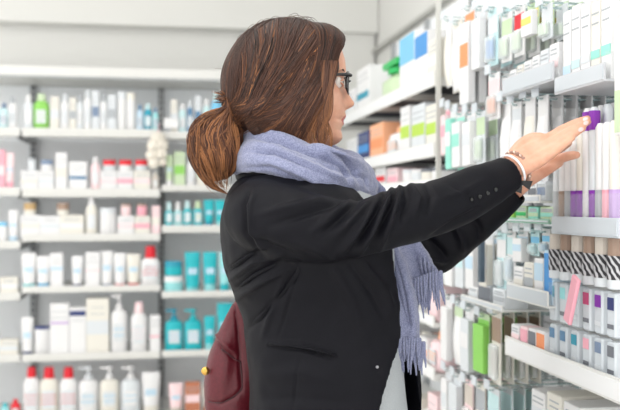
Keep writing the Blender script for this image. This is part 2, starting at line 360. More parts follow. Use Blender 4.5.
row('outer', 5, [(1, 9, 403, 'bottle', 'lteal', 'teal'), (11, 20, 399, 'bottle', 'red', 'red')])
row('inner', 5, [(169, 183, 383, 'tube', 'ppink', 'beige'), (185, 200, 382, 'carton', 'copper', 'ppink'), (202, 216, 384, 'tube', 'cream', 'copper'), (218, 234, 382, 'carton', 'beige', 'copper')])

# bath puff hanging on the post between the bays
q = atY(158, 155, YF - .03)
mb = MB()
for cx, cy, cz, r in ((0, 0, .075, .034), (.012, .005, .045, .036), (-.018, 0, .04, .034), (-.028, .004, .0, .030), (.018, -.004, .005, .024), (-.02, .002, -.04, .026), (.022, 0, -.035, .016)):
    mb.lathe([(r * math.sin(PI * i / 8) + 1e-4, cz + r * -math.cos(PI * i / 8)) for i in range(9)], 1, .8, 16, cx=cx, cy=cy)
pf = voxel('bath_puff', mb, .0035, 2, mat('gauze_net', S(226, 220, 208), rough=.8, bump=.8, bscale=300))
a = getv(pf); n_ = getn(pf)
dd = np.array([noise.noise(V(p) * 70) * .006 + noise.noise(V(p) * 170) * .003 for p in a]); setv(pf, a + n_ * dd[:, None])
pf.location = q; tag(pf, 'crumpled off-white mesh bath puff hanging on the post between the back bays', 'bath puff')
lp = MB(); lp.bar((0, 0, .105), (.004, .03, .15), .002); lp.bar((0.0, .0, .1), (.03, .0, -.05), .004); lp.build('loop', pm('pink'), pf)
tk = tag(MB().box(-.034, .034, -.003, 0, 0, .045).build('price_card', pm('white')), 'blank white price card standing on the lip of the teal bay', 'price card')
p = atY(171, 128, YF - .003); tk.location = (p.x, YF - .004, p.z)

# ------------------------------------------------------------------ right-hand shelving
XF = .80; XB = 1.12
def Yat(px, X=XF): return atX(px, 205, X).y
def Zat(px, py, X=XF): return atX(px, py, X).z
def side_shelf(parent, y0, y1, z0, z1, x0=XF, slots=False, name='shelf', m=None):
    s = MB(); s.box(x0 + .004, XB - .022, y0, y1, z1 - .030, z1 - .0205); s.box(x0, x0 + .004, y0, y1, z0, z1)
    s.box(x0 + .004, XB - .002, y0, y0 + .003, z0, z1 - .030); s.box(x0 + .004, XB - .002, y1 - .003, y1, z0, z1 - .030)
    sh = s.build(name, m or M_shelf, parent)
    MB().box(x0 - .002, x0, y0 + .01, y1 - .01, z0 + .005, z1 - .005).build('ticket_strip', mat('side_ticket_strip', S(236, 237, 238), rough=.35), sh)
    if slots:
        n = int((y1 - y0) / .33)
        for i in range(n): yy = y0 + (i + .5) * (y1 - y0) / n; MB().box(x0 + .012, XB - .05, yy - .09, yy + .09, z1 - .034, z1 - .030).build('underside_slot', M_slot, sh)
    return sh
YE = 2.60
far = tag(empty('shelving_unit', (0, 0, 0)), 'long run of white side-wall shelves beyond the peg panel', 'shelving', 'side wall shelving')
MB().box(XB, XB + .03, YE + .01, 4.3, .05, 2.12).build('back_panel', M_panel, far)
for yy in (YE, 3.15, 3.72, 4.29): MB().box(XB - .02, XB, yy - .012, yy + .012, 0, 2.12).build('upright', M_steel, far)
zS1 = (1.688, 1.735); zS2 = (1.475, 1.52); zS3 = (1.375, 1.41)
for a, b, sl in ((*zS1, True), (*zS2, True), (*zS3, False), (1.10, 1.14, False), (.96, .995, False), (.80, .84, False), (.55, .59, False), (.15, .19, False)): side_shelf(far, YE + .01, 4.25, a, b, slots=sl)
MB().box(XF + .005, XF + .02, YE + .001, YE + .009, 1.36, 2.12).build('front_post', mat('post_grey', S(210, 210, 204), rough=.5), far)

def side_items(z, items, where, grp, X0=XF + .012):
    for i, it in enumerate(items):
        x0, x1, yt, kind, c, c2 = it[:6]; kw = dict(it[6]) if len(it) > 6 else {}
        ya, yb = Yat(x1), Yat(x0); w = (yb - ya) * .97; d = kw.pop('d', min(.12, max(w, .04)))
        rows_ = kw.pop('rows', 1)
        h = Zat((x0 + x1) / 2, yt, X0) - z
        if h < .02: h = .05
        names = dict(carton='carton', bottle='bottle', pump='pump bottle', tube='tube', jar='jar', spray='trigger spray bottle')
        what = {'carton': '%s carton with %s print' % (cn(c), cn(c2)), 'jar': '%s jar with %s lid' % (cn(c), cn(c2))}.get(kind, '%s %s with %s top' % (cn(c), names[kind], cn(c2)))
        for r in range(rows_):
            lab = '%s, %s along %s' % (what, ORD[i], where) + (', %s row' % ['front', 'second', 'third'][r] if rows_ > 1 else '')
            product(kind, w, h, c, c2, (X0 + d / 2 + r * (d + .004), (ya + yb) / 2, z), -PI / 2, d=d, label=lab, group=grp, **kw)
side_items(zS1[1] - .0199, [(343, 352, 92, 'carton', 'white', 'pale'), (354, 366, 70, 'carton', 'white', 'dteal', J(band=(.3, .45))), (374, 391, 62, 'spray', 'lgreen', 'vgreen'), (396, 411, 37, 'carton', 'white', 'lblue', J(band=(.5, .98), d=.1)), (411, 424, 36, 'carton', 'white', 'blue', J(band=(.55, .98), d=.1)), (424.5, 434, 42, 'carton', 'cream', 'white', J(d=.1))],
           'the top side shelf', 'products on the top side shelf')
side_items(zS2[1] - .0199, [(344, 354, 140, 'carton', 'white', 'pale'), (355, 366, 133, 'carton', 'navy', 'blue'), (367, 380, 125, 'carton', 'lorange', 'orange'), (382, 395, 127, 'bottle', 'white', 'lorange', J(rows=2)), (397, 406, 108, 'carton', 'white', 'lime', J(band=(.35, .6), rows=2, d=.09)), (408, 421, 106, 'carton', 'pale', 'lime', J(band=(.35, .6), rows=2, d=.09)), (422, 434, 106, 'carton', 'cream', 'lime', J(band=(.35, .6), rows=2, d=.09))],
           'the second side shelf', 'products on the second side shelf')
side_items(zS3[1] - .0199, [(372, 382, 168, 'carton', 'white', 'red'), (384, 394, 169, 'carton', 'ppink', 'pink'), (396, 404, 170, 'jar', 'white', 'pale'), (405, 413, 170, 'jar', 'pale', 'white'), (414, 423, 169, 'jar', 'cream', 'dgrey'), (424, 434, 168, 'jar', 'white', 'dgrey')],
           'the third side shelf', 'products on the third side shelf')

for zz_, yt_, nm_, cc_ in ((1.12, 232, 'fourth', ('white', 'lteal', 'pale')), (.975, 284, 'fifth', ('cream', 'beige', 'ppink')), (.82, 329, 'sixth', ('white', 'orange', 'lorange')), (.57, 392, 'seventh', ('white', 'orange', 'beige'))):
    side_items(zz_ + .0008, [(374 + 10 * q_, 383 + 10 * q_, yt_ + (q_ * 7) % 5 * 2, ['carton', 'bottle', 'carton', 'tube'][(q_ + int(zz_ * 10)) % 4], ['white', 'cream', 'pale', 'ppink'][(q_ * 3) % 4], cc_[q_ % 3], J(rows=2)) for q_ in range(6)], 'the %s side shelf' % nm_, 'products on the %s side shelf' % nm_)
# peg panel bay
peg = tag(empty('peg_panel_unit', (0, 0, 0)), 'white peg panel on the side wall carrying wire hooks and small trays', 'peg panel')
pb = MB().box(XB, XB + .03, 1.0, YE - .02, .05, 2.4).build('back_panel', M_panel, peg)
for yy in (1.02, 1.49, 2.04, YE - .04): MB().box(XB - .02, XB, yy - .012, yy + .012, 0, 2.4).build('upright', M_steel, peg)
sl = MB()
for i in range(40):
    sl.box(XB - .0006, XB, 1.04, YE - .06, .2 + i * .052, .2 + i * .052 + .004)
sl.build('groove', mat('groove_grey', S(150, 154, 156), rough=.7), pb)

def hang_pack(w, h, c, c2, c3, loc, label, group, style=0, tilt=0, band=(.6, .35)):
    """hangs from its top: origin at the hook; front towards -x"""
    hw = w / 2
    r = MB(); r.box(-.0015, .0015, -hw, hw, -h, .012); r = r.build('hanging_pack', pm(c)); 
    z0, z1 = (-h * .97, -h * .55) if style != 2 else (-h * .9, -h * .1)
    b = MB().box(-.0021, -.0015, -hw * .98, hw * .98, -h * .38, -.004); b.build('header_print', pm(c2), r)
    if style == 0:      # rounded blister with an item inside
        g = MB(); g.box(-.016, -.0016, -hw * .72, hw * .72, -h * .93, -h * .42, .004); g.build('blister', M_blister, r)
        g = MB(); g.box(-.013, -.003, -hw * .5, hw * .5, -h * .85, -h * .5, .003); g.build('item', pm(c3), r)
    elif style == 1:    # bag of soft goods
        g = MB(); rings = []
        for t in (0, .12, .4, .7, .9, 1):
            e = .0022 + .014 * math.sin(PI * min(1, t * .95 + .03)) ** .6
            rings.append([(e * math.cos(2 * PI * k / 12), hw * .96 * math.sin(2 * PI * k / 12), -h * .18 - t * h * .8) for k in range(12)])
        g.loft(rings); smooth_by_angle(g.build('pouch', pm(c3), r))
    else:               # carton with a hanging tab
        g = MB(); g.box(-.018, -.0016, -hw * .95, hw * .95, -h, -h * .12, .001); g.build('carton', pm(c3), r)
        g = MB(); g.box(-.0188, -.018, -hw * .9, hw * .9, -h * band[0], -h * band[1]); g.build('printed_band', pm(c2), r)
    r.location = loc; r.rotation_euler = (tilt, 0, 0)
    return tag(r, label, 'hanging pack', group)
hookn = 0
HK = {}
def hook(y, z, x0, length, label):
    hb = MB(); hb.bar((0, 0, 0), (-length, 0, 0), .0022); hb.bar((-length, 0, 0), (-length - .004, 0, .018), .0022); hb.bar((0, 0, .009), (-length - .006, 0, .011), .0016)
    h = hb.build('hanging_hook', M_wire); MB().box(-.004, 0, -.012, .012, -.02, .013).build('hook_plate', M_steel, h)
    MB().box(-length - .009, -length - .006, -.018, .018, .004, .028).build('ticket_holder', M_frost, h)
    h.location = (x0, y, z); tag(h, label, 'hook', 'wire hooks on the peg panel')
def peg_row(name, items, deep=4, gap=.034, X0=XF + .03):
    for i, (x0, x1, yt, yb_, c, c2, c3, st) in enumerate(items):
        y0, y1 = Yat(x1, X0), Yat(x0, X0); w = (y1 - y0) * .9; y = (y0 + y1) / 2
        zt = Zat((x0 + x1) / 2, yt, X0); h = zt - Zat((x0 + x1) / 2, yb_, X0)
        hook(y, zt + .0045, XB - .0225, XB - .0225 - X0 + .012, 'wire hook over the %s pack of the %s' % (ORD[i], name))
        for k_ in range(deep):
            hang_pack(w, h * (1 - .02 * random.random()), c, c2, c3, (X0 + k_ * gap, y + random.uniform(-.003, .003), zt),
                      '%s-printed %s pack, %s along the %s, %s on its hook' % (cn(c2), cn(c3), ORD[i], name, ['front', 'second', 'third', 'fourth', 'fifth'][k_]), 'packs in the ' + name, st, random.uniform(-.03, .03))
peg_row('highest hook row', [(446.5, 452, 22, 88, 'white', 'white', 'cream', 1), (453, 463, 26, 92, 'cream', 'white', 'white', 1), (465, 475, 12, 104, 'white', 'orange', 'white', 2), (477, 486, 12, 70, 'white', 'pale', 'white', 2), (488, 499, 14, 66, 'paleteal', 'pale', 'blue', 0), (502, 513, 18, 62, 'white', 'lgreen', 'lgreen', 0), (515, 526, 12, 56, 'white', 'red', 'lgreen', 0), (528, 540, 8, 36, 'lgreen', 'yellow', 'white', 2), (542, 553, 10, 40, 'pale', 'pale', 'lgreen', 0)])
peg_row('middle hook row', [(446, 450.5, 110, 155, 'ppink', 'pink', 'ppink', 2), (451, 457, 112, 170, 'white', 'white', 'mint', 2), (457, 466, 116, 168, 'white', 'mint', 'white', 2), (467, 476, 116, 166, 'white', 'pale', 'white', 2), (477, 486, 116, 166, 'pale', 'lgreen', 'lgreen', 0), (489, 501, 78, 120, 'white', 'ppink', 'orange', 0)], X0=XF + .02)
peg_row('white pouch row', [(502, 512, 105, 178, 'white', 'white', 'white', 1), (513, 523, 107, 180, 'white', 'pale', 'white', 1), (525, 536, 102, 184, 'white', 'white', 'cream', 1), (538, 549, 101, 186, 'white', 'white', 'white', 1)], X0=XF + .035, deep=5)
peg_row('hook row under the tray', [(497, 507, 238, 290, 'paleteal', 'white', 'pale', 0), (508, 517, 236, 285, 'white', 'paleteal', 'pblue', 0), (519, 529, 235, 262, 'white', 'pblue', 'white', 2), (531, 540, 235, 256, 'paleteal', 'lblue', 'lteal', 0), (542, 551, 234, 254, 'white', 'lblue', 'lblue', 0)], X0=XF + .03)
peg_row('dark-post hook row', [(446, 449.5, 236, 284, 'white', 'mint', 'paleteal', 0), (449, 458, 236, 286, 'paleteal', 'white', 'white', 2), (460, 469, 237, 288, 'white', 'paleteal', 'pale', 2), (471, 480, 238, 290, 'white', 'pblue', 'white', 2), (485, 494, 238, 290, 'pale', 'white', 'cream', 2)], X0=XF + .03)
peg_row('low mixed hook row', [(446, 453, 300, 360, 'white', 'white', 'white', 2), (455, 464, 306, 366, 'pale', 'lgreen', 'white', 1), (466, 475, 312, 372, 'white', 'white', 'pale', 2), (478, 490, 318, 372, 'lgreen', 'green', 'green', 2), (492, 502, 316, 384, 'cream', 'brown', 'beige', 0)], X0=XF + .03)
peg_row('lowest hook row', [(446, 452.5, 372, 430, 'white', 'pale', 'white', 2), (454, 463, 378, 430, 'white', 'pale', 'pale', 2), (465, 474, 384, 440, 'ppink', 'beige', 'lorange', 0), (476, 486, 388, 450, 'cream', 'grey', 'beige', 0), (488, 500, 392, 450, 'pale', 'paleteal', 'dteal', 0)], X0=XF + .03)
# dark hanging rail at px 482 and two stacked grey bins
MB().box(XF - .008, XF + .004, Yat(483.5), Yat(481), Zat(482, 282), Zat(482, 238)).build('hook_post', mat('post_dark', S(70, 85, 100), rough=.4), peg)

def bin_tray(x0, x1, yt, yb, label, m=None, cols=None, name='display_tray', X0=XF):
    """open-fronted tray clipped to the peg panel"""
    y0, y1 = Yat(x1, X0), Yat(x0, X0); xm = (x0 + x1) / 2; z0, z1 = Zat(xm, yb, X0), Zat(xm, yt, X0)
    t = tag(empty(name, (0, 0, 0)), label, 'tray', 'trays clipped to the peg panel')
    MB().box(X0, XB - .024, y0, y1, z0, z0 + .004).build('tray_floor', m or M_shelf, t)
    MB().box(X0 - .003, X0, y0, y1, z0, z1).build('front_lip', m or M_shelf, t)
    MB().box(X0 - .005, X0 - .003, y0 + .004, y1 - .004, z0 + .004, z1 - .004).build('ticket_strip', M_frost, t)
    for yy in (y0, y1 - .002): MB().box(X0, XB - .024, yy, yy + .002, z0 + .004, z1 + .02).build('side_wall', M_clear, t)
    return t, z0 + .0042, y0, y1
t, z, y0, y1 = bin_tray(503.5, 554.5, 70, 88.5, 'grey-lipped tray of white boxes over the white pouches', mat('lip_grey', S(200, 202, 206), rough=.4))
side_items(z, [(505, 511, 72, 'carton', 'white', 'pale', J(rows=2)), (512, 518, 67, 'carton', 'cream', 'white', J(rows=2)), (519, 526, 63, 'carton', 'white', 'pale', J(rows=2)), (527, 534, 58, 'carton', 'white', 'paleteal', J(rows=2)), (535, 543, 52, 'carton', 'pale', 'white', J(rows=2)), (544, 553, 46, 'carton', 'white', 'ppink', J(rows=2))], 'the white box tray', 'cartons in the white box tray')
t, z, y0, y1 = bin_tray(556, 606, 70, 88, 'grey-lipped tray of tall white boxes above the purple packs', mat('lip_grey', S(200, 202, 206), rough=.4))
side_items(z, [(557.5, 565, 14, 'carton', 'white', 'pblue', J(band=(.2, .32), rows=2)), (566, 574, 8, 'carton', 'white', 'paleteal', J(band=(.25, .35), rows=2)), (575, 584, 6, 'carton', 'white', 'pale', J(band=(.28, .38))), (585, 594, 3, 'carton', 'cream', 'mint', J(band=(.3, .4))), (595, 605, -2, 'carton', 'white', 'mint', J(band=(.3, .42)))], 'the tall box tray', 'cartons in the tall box tray')
# wall shelf above with a blue bottle
s = side_shelf(peg, 1.2, 2.06, 1.84, 1.87, x0=XF + .12)
product('bottle', .05, .14, 'blue', 'navy', (XF + .16, Yat(576) + .28, 1.8505), -PI / 2, label='blue bottle standing on the highest shelf over the tall boxes', group=None)

# acrylic tray with purple toothbrush packs
t, z, ya, yb = bin_tray(553, 620, 217, 236, 'frosted tray holding the purple and white tubes beside the hands', M_frost)
MB().box(XF - .001, XF + .001, ya, yb, Zat(586, 216), Zat(586, 194)).build('clear_front', M_clear, t)
MB().box(XF, XF + .2, yb - .002, yb, z, Zat(555, 108)).build('divider', M_clear, t)
MB().box(XF + .2, XF + .203, ya, yb, z, Zat(586, 96)).build('back_board', M_frost, t)
seq = [(557, 'pale', 'grey'), (563, 'white', 'brown'), (569, 'white', 'grey'), (575, 'white', 'purple'), (581, 'cream', 'purple'), (587, 'white', 'cream'), (593.5, 'pale', 'purple'), (600, 'white', 'grey'), (607, 'white', 'pink'), (614, 'cream', 'lilac')]
for i, (px, c, c2) in enumerate(seq):
    for k_ in range(3):
        yy = Yat(px, XF + .02); h = .215 + (0.034 if 5 <= i < 7 else 0) + .006 * k_
        r = MB().lathe([(.0095, .004), (.0105, .008), (.0105, h * .96), (.006, h)], 1, .85, 14, 3.0).build('toothbrush_tube', pm(c)); smooth_by_angle(r)
        if c2 in ('purple', 'lilac', 'brown', 'grey', 'pink'):
            MB().lathe([(.0108, .004), (.0108, .088)], 1, .9, 14, 3.0).build('coloured_base', pm(c2), r)
            if 0: pass
        if 5 <= i < 7 and k_ == 0:
                MB().lathe([(.0109, h * .82), (.0109, h * .97)], 1, .9, 14, 3.0).build('coloured_top', pm('purple'), r)
        r.location = (XF + .022 + k_ * .028, yy, z - .004); r.rotation_euler = (0, 0, -PI / 2)
        tag(r, 'slim %s tube with %s base, %s from the pouches, %s in the frosted tray' % (cn(c), cn(c2), ORD[i], ['front row', 'second row', 'third row'][k_]), 'tube', 'slim tubes in the frosted tray')
# translucent green-white pack at the frame edge
hang = hang_pack(.08, .235, 'white', 'lgreen', 'white', (XF + .02, 1.478, Zat(616, 4)), 'large white and pale green carton hanging at the near end above the frosted tray', None, 2, 0, (.98, .66))
hook(1.478, Zat(616, 4) + .0045, XB - .0225, XB - .0225 - XF - .01, 'wire hook over the large pale green carton at the near end')
# small tray with grey box
t, z, y0, y1 = bin_tray(512, 541, 195, 203, 'small white tray with grey-printed boxes beneath the cuff')
side_items(z, [(514, 522, 182, 'carton', 'white', 'grey', J(d=.07)), (523, 531, 180, 'carton', 'white', 'dgrey', J(band=(.3, .6), d=.07)), (532, 540, 182, 'carton', 'pale', 'slate', J(band=(.3, .7), d=.07))], 'the small grey box tray', 'cartons in the small tray')
t, z, y0, y1 = bin_tray(498, 550, 218, 223, 'thin glass-green tray running under the small white tray', mat('glass_green', S(150, 195, 175), rough=.2, alpha=.8))
side_items(z, [(500, 509, 208, 'carton', 'green', 'lime', J(d=.06)), (511, 521, 206, 'carton', 'lgreen', 'vgreen', J(d=.06)), (523, 533, 207, 'carton', 'mint', 'lgreen', J(d=.06)), (535, 548, 207, 'carton', 'lgreen', 'mint', J(d=.06))], 'the glass-green tray', 'cartons in the glass-green tray')
# grey bins low
t, z, y0, y1 = bin_tray(462, 503, 300, 306, 'small shelf of grey and silver boxes under the dark post')
side_items(z, [(464, 473, 286, 'carton', 'white', 'pale', J(d=.06)), (474, 486, 284, 'carton', 'grey', 'dgrey', J(band=(.1, .9), d=.06)), (488, 500, 288, 'carton', 'pale', 'grey', J(d=.06))], 'the grey box shelf', 'cartons on the grey box shelf')
# white box shelf I
t, z, y0, y1 = bin_tray(508, 549, 287, 303, 'white-lipped tray of white cartons beside the brush packs')
side_items(z, [(509, 518, 266, 'carton', 'white', 'cream', J(d=.08)), (519, 528, 262, 'carton', 'cream', 'grey', J(d=.08)), (529, 538, 258, 'carton', 'white', 'pblue', J(d=.08, band=(.5, .9))), (539, 547, 250, 'carton', 'pblue', 'blue', J(d=.08, band=(.2, .95)))], 'the white-lipped tray', 'cartons in the white-lipped tray')
# long bottom shelf H
zH = .975
side_shelf(peg, 1.35, Yat(505), zH, zH + .045)
side_items(zH + .025, [(508, 516, 324, 'carton', 'white', 'ppink'), (517, 524, 326, 'carton', 'ppink', 'pink', J(band=(.2, .9))), (525, 532, 328, 'carton', 'white', 'dgrey', J(band=(.3, .9))), (533, 541, 330, 'carton', 'white', 'orange', J(band=(.2, .9)))], 'the long low shelf', 'cartons on the long low shelf', X0=XF + .008)
side_shelf(peg, 1.35, Yat(505), .80, .84)
side_items(.82, [(519, 532, 385, 'carton', 'white', 'pale', J(d=.1)), (534, 548, 388, 'carton', 'cream', 'lteal', J(d=.1)), (550, 566, 398, 'carton', 'white', 'dteal', J(d=.1))], 'the bottom side shelf', 'cartons on the bottom side shelf', X0=XF + .03)
# brush packs G: zebra bands, coloured handles in clear tubes
zeb = bpy.data.materials.new('zebra_print'); zeb.use_nodes = True; nt = zeb.node_tree
w_ = nt.nodes.new('ShaderNodeTexWave'); w_.inputs['Scale'].default_value = 34; w_.inputs['Distortion'].default_value = 6; w_.bands_direction = 'DIAGONAL'
cr = nt.nodes.new('ShaderNodeValToRGB'); cr.color_ramp.elements[0].position = .55; cr.color_ramp.elements[1].position = .6
cr.color_ramp.elements[0].color = (*S(38, 36, 42), 1); cr.color_ramp.elements[1].color = (.5, .5, .52, 1)
tc = nt.nodes.new('ShaderNodeTexCoord'); nt.links.new(tc.outputs['Object'], w_.inputs['Vector']); nt.links.new(w_.outputs['Fac'], cr.inputs['Fac']); nt.links.new(cr.outputs['Color'], nt.nodes['Principled BSDF'].inputs['Base Color'])
cols = [(555, 'dteal', 'beige'), (565.5, 'lteal', 'brown'), (577, 'teal', 'beige'), (589, 'magenta', 'brown'), (601, 'purple', 'beige'), (614, 'navy', 'brown')]
hd_ = tag(empty('display_stand', (0, 0, 0)), 'white stand of brush packs on the long low shelf', 'display stand')
MB().box(XF + .075, XF + .08, Yat(620), Yat(549), zH + .025, Zat(586, 238)).build('back_board', M_shelf, hd_)
for zz in (Zat(586, 372), Zat(586, 324), Zat(586, 280)):
    pass
zs = [(Zat(586, 286), Zat(586, 236)), (Zat(586, 333), Zat(586, 290)), (zH + .028, Zat(586, 337))]
for r_, (z0, z1) in enumerate(zs):
    if r_ < 2: MB().box(XF + .004, XF + .075, Yat(620), Yat(549), z0 - .004, z0).build('ledge', M_clear, hd_)
    for i, (px, c, bc) in enumerate(cols):
        if r_ == 2 and False: continue
        ww = .019; h = z1 - z0; yy = Yat(px, XF + .02)
        c_ = c if r_ != 2 else {'dteal': 'dblue', 'lteal': 'dblue', 'teal': 'dteal', 'magenta': 'pink', 'purple': 'slate', 'navy': 'dgrey'}[c]
        if r_ == 0:
            r = smooth_by_angle(MB().lathe([(ww * .9, 0), (ww * .95, .003), (ww * .95, h * .18)], 1, 1, 16).build('hairbrush_pack', pm('pale')))
            MB().lathe([(ww, h * .18), (ww, h * .64)], 1, 1, 16).build('zebra_band', zeb, r)
            MB().lathe([(ww * .88, h * .64), (ww * .88, h * .97), (ww * .5, h)], 1, 1, 16).build('bristle_roll', pm(bc), r)
            what = 'zebra-banded roll with %s top' % cn(bc)
        else:
            r = MB().box(-ww * .85, ww * .85, -.012, .012, 0, h, .003).build('brush_pack', M_frost)
            MB().box(-ww * .6, ww * .6, -.0135, -.0125, h * .62, h * .9).build('coloured_print', pm(c_), r)
            MB().box(-ww * .6, ww * .6, -.0135, -.0125, h * .2, h * .3).build('print', pm('dgrey' if i % 2 else 'pale'), r)
            what = 'clear pack with %s print' % cn(c_)
        r.location = (XF + .026, yy, z0 + .0006); r.rotation_euler = (0, 0, -PI / 2)
        tag(r, '%s, %s along the %s tier of the brush stand' % (what, ORD[i], ['top', 'middle', 'lowest'][r_]), 'pack', 'packs on the brush stand')
pk = MB().box(-.014, .014, -.004, .004, 0, .1, .002).build('pink_wobbler', pm('pink')); tag(pk, 'slanting pink card strip leaning in front of the brush packs', 'card strip')
pk.location = (XF - .02, Yat(577), Zat(577, 322)); pk.rotation_euler = (0, math.radians(-25), -PI / 2); pk.name = 'pink_card'
pk.rotation_euler = (0, math.radians(24), -PI / 2)
# ------------------------------------------------------------------ the woman
root = tag(empty('person', (L(325, 205, 1.79).x, L(325, 205, 1.79).y, 0)), 'woman in black blazer and lilac scarf reaching up to the shelf with both hands', 'person')
def adopt(o):
    o.parent = root; o.matrix_parent_inverse = Matrix.Translation(root.location).inverted(); return o
skin = bpy.data.materials.new('skin'); skin.use_nodes = True; nt = skin.node_tree; b = nt.nodes['Principled BSDF']
b.inputs['Base Color'].default_value = (*S(226, 176, 152), 1); b.inputs['Roughness'].default_value = .48; b.inputs['Specular IOR Level'].default_value = .4
b.inputs['Subsurface Weight'].default_value = .25; b.inputs['Subsurface Radius'].default_value = (1, .35, .2); b.inputs['Subsurface Scale'].default_value = .006
tc = nt.nodes.new('ShaderNodeTexCoord'); n1 = nt.nodes.new('ShaderNodeTexNoise'); n1.inputs['Scale'].default_value = 30; n1.inputs['Detail'].default_value = 5
cr = nt.nodes.new('ShaderNodeValToRGB'); cr.color_ramp.elements[0].position = .3; cr.color_ramp.elements[1].position = .7
cr.color_ramp.elements[0].color = (*S(206, 150, 124), 1); cr.color_ramp.elements[1].color = (*S(224, 176, 152), 1)
nt.links.new(tc.outputs['Object'], n1.inputs['Vector']); nt.links.new(n1.outputs['Fac'], cr.inputs['Fac']); nt.links.new(cr.outputs['Color'], b.inputs['Base Color'])
bp = nt.nodes.new('ShaderNodeBump'); bp.inputs['Strength'].default_value = .12; bp.inputs['Distance'].default_value = .001
n2 = nt.nodes.new('ShaderNodeTexNoise'); n2.inputs['Scale'].default_value = 500; nt.links.new(tc.outputs['Object'], n2.inputs['Vector']); nt.links.new(n2.outputs['Fac'], bp.inputs['Height']); nt.links.new(bp.outputs['Normal'], b.inputs['Normal'])
M_lip = mat('lip_rose', S(190, 95, 90), rough=.4)
M_nail = mat('nail_pink', S(240, 200, 195), rough=.2, coat=.5)
def cloth(name, rgb, weave=900, bump=.4, rough=.85, sheen=.3, rgb2=None):
    m = bpy.data.materials.new(name); m.use_nodes = True; nt = m.node_tree; b = nt.nodes['Principled BSDF']
    b.inputs['Roughness'].default_value = rough; b.inputs['Sheen Weight'].default_value = sheen; b.inputs['Sheen Roughness'].default_value = .5; b.inputs['Specular IOR Level'].default_value = .3 if sheen else .16
    tc = nt.nodes.new('ShaderNodeTexCoord'); n = nt.nodes.new('ShaderNodeTexNoise'); n.inputs['Scale'].default_value = weave; n.inputs['Detail'].default_value = 3
    nt.links.new(tc.outputs['Object'], n.inputs['Vector'])
    cr = nt.nodes.new('ShaderNodeValToRGB'); cr.color_ramp.elements[0].position = .38; cr.color_ramp.elements[1].position = .62
    cr.color_ramp.elements[0].color = (*rgb, 1); cr.color_ramp.elements[1].color = (*(rgb2 or rgb), 1)
    nt.links.new(n.outputs['Fac'], cr.inputs['Fac']); nt.links.new(cr.outputs['Color'], b.inputs['Base Color'])
    bp = nt.nodes.new('ShaderNodeBump'); bp.inputs['Strength'].default_value = bump; bp.inputs['Distance'].default_value = .0015
    nt.links.new(n.outputs['Fac'], bp.inputs['Height']); nt.links.new(bp.outputs['Normal'], b.inputs['Normal'])
    return m
M_jacket = cloth('black_suiting', S(8, 8, 14), 700, .12, .6, .0, S(14, 14, 22))
M_scarf = cloth('lilac_wool', S(114, 119, 148), 420, .8, .95, .35, S(146, 151, 180))
M_top = cloth('grey_jersey', S(168, 173, 177), 600, .2, .8, .0, S(180, 185, 188))
M_trouser = cloth('black_trouser', S(20, 20, 24), 600, .15, .8, .1, S(26, 26, 30))
M_shoe = mat('black_leather', S(22, 22, 24), rough=.3, coat=.3)
M_leather = mat('burgundy_leather', S(86, 20, 31), rough=.4, spec=.35, coat=.08, bump=.35, bscale=160, vary=.12)

# ---- head
HD = 1.755; HC = L(288, 88, HD); HS = HD / FPX
yaw = math.radians(9)
hf = (Rv * math.cos(yaw) + Fv * math.sin(yaw)); hl = (Fv * math.cos(yaw) - Rv * math.sin(yaw)); hu = V((0, 0, 1))
def H(px, py, y=0.0): return HC + hf * ((px - 288) * HS / math.cos(yaw) * 1.0) + hu * ((88 - py) * HS) + hl * y
front = [(26, 300), (29, 318), (34, 329), (40, 336), (50, 342), (60, 345), (68, 345.5), (74, 344.5), (80, 341.5), (86, 342), (92, 342.5), (98, 343), (104, 343.5), (108, 343.8), (111, 344.2), (114, 346), (116.5, 346.2), (118.5, 344.8), (120, 342.3), (121.5, 344), (124, 344.2), (127, 341.5), (130, 340.5), (134, 342.3), (138, 342.6), (141, 340.5), (144, 336), (147, 328), (149, 318)]
nose = [(78, 0), (82, 1.2), (86, 3.2), (90, 5.2), (94, 7.5), (98, 10), (101, 11.8), (103.5, 12), (105.5, 10.2), (107.5, 6.0), (109, 2.2), (111, .6), (113, 0)]
back = [(26, 268), (30, 255), (38, 244), (50, 238), (65, 236), (80, 239), (95, 246), (108, 256), (118, 268), (130, 283), (140, 296), (149, 306)]
width = [(26, .02), (28, .035), (33, .052), (42, .066), (55, .074), (70, .077), (82, .076), (95, .073), (108, .067), (120, .059), (130, .050), (138, .040), (144, .029), (149, .012)]
ys = sorted(set([26 + i * 1.6 for i in range(77)] + [149]))
rings = []; NR = 96
for y in ys:
    xf_, xb_, w_ = interp(front, y), interp(back, y), interp(width, y); xc = xb_ + (xf_ - xb_) * .48; nz = interp(nose, y)
    ring = []
    for k in range(NR):
        a = 2 * PI * k / NR; ca, sa = math.cos(a), math.sin(a)
        e = 2.0 if ca < 0 else 2.15
        X = math.copysign(abs(ca) ** (2 / e), ca); Y = math.copysign(abs(sa) ** (2 / 2.1), sa)
        x = xc + (xf_ - xc if ca > 0 else xc - xb_) * X; yy = w_ * Y
        if ca > 0:
            nw = .0065 + .0075 * max(0, min(1, (y - 84) / 19))
            x += nz * math.exp(-(yy / nw) ** 2)
            # eye sockets, cheekbones
            x -= 5.0 * math.exp(-((abs(yy) - .032) / .014) ** 2 - ((y - 83) / 6) ** 2)
            x += 2.0 * math.exp(-((abs(yy) - .045) / .02) ** 2 - ((y - 98) / 9) ** 2)
            x += 1.8 * math.exp(-(yy / .035) ** 2 - ((y - 74) / 5) ** 2) * .6
            if 113 < y < 126: x -= 1.5 * min(1, (abs(yy) / .026) ** 2)
        ring.append(H(x, y, yy))
    rings.append(ring)
body = MB(); body.loft(rings)
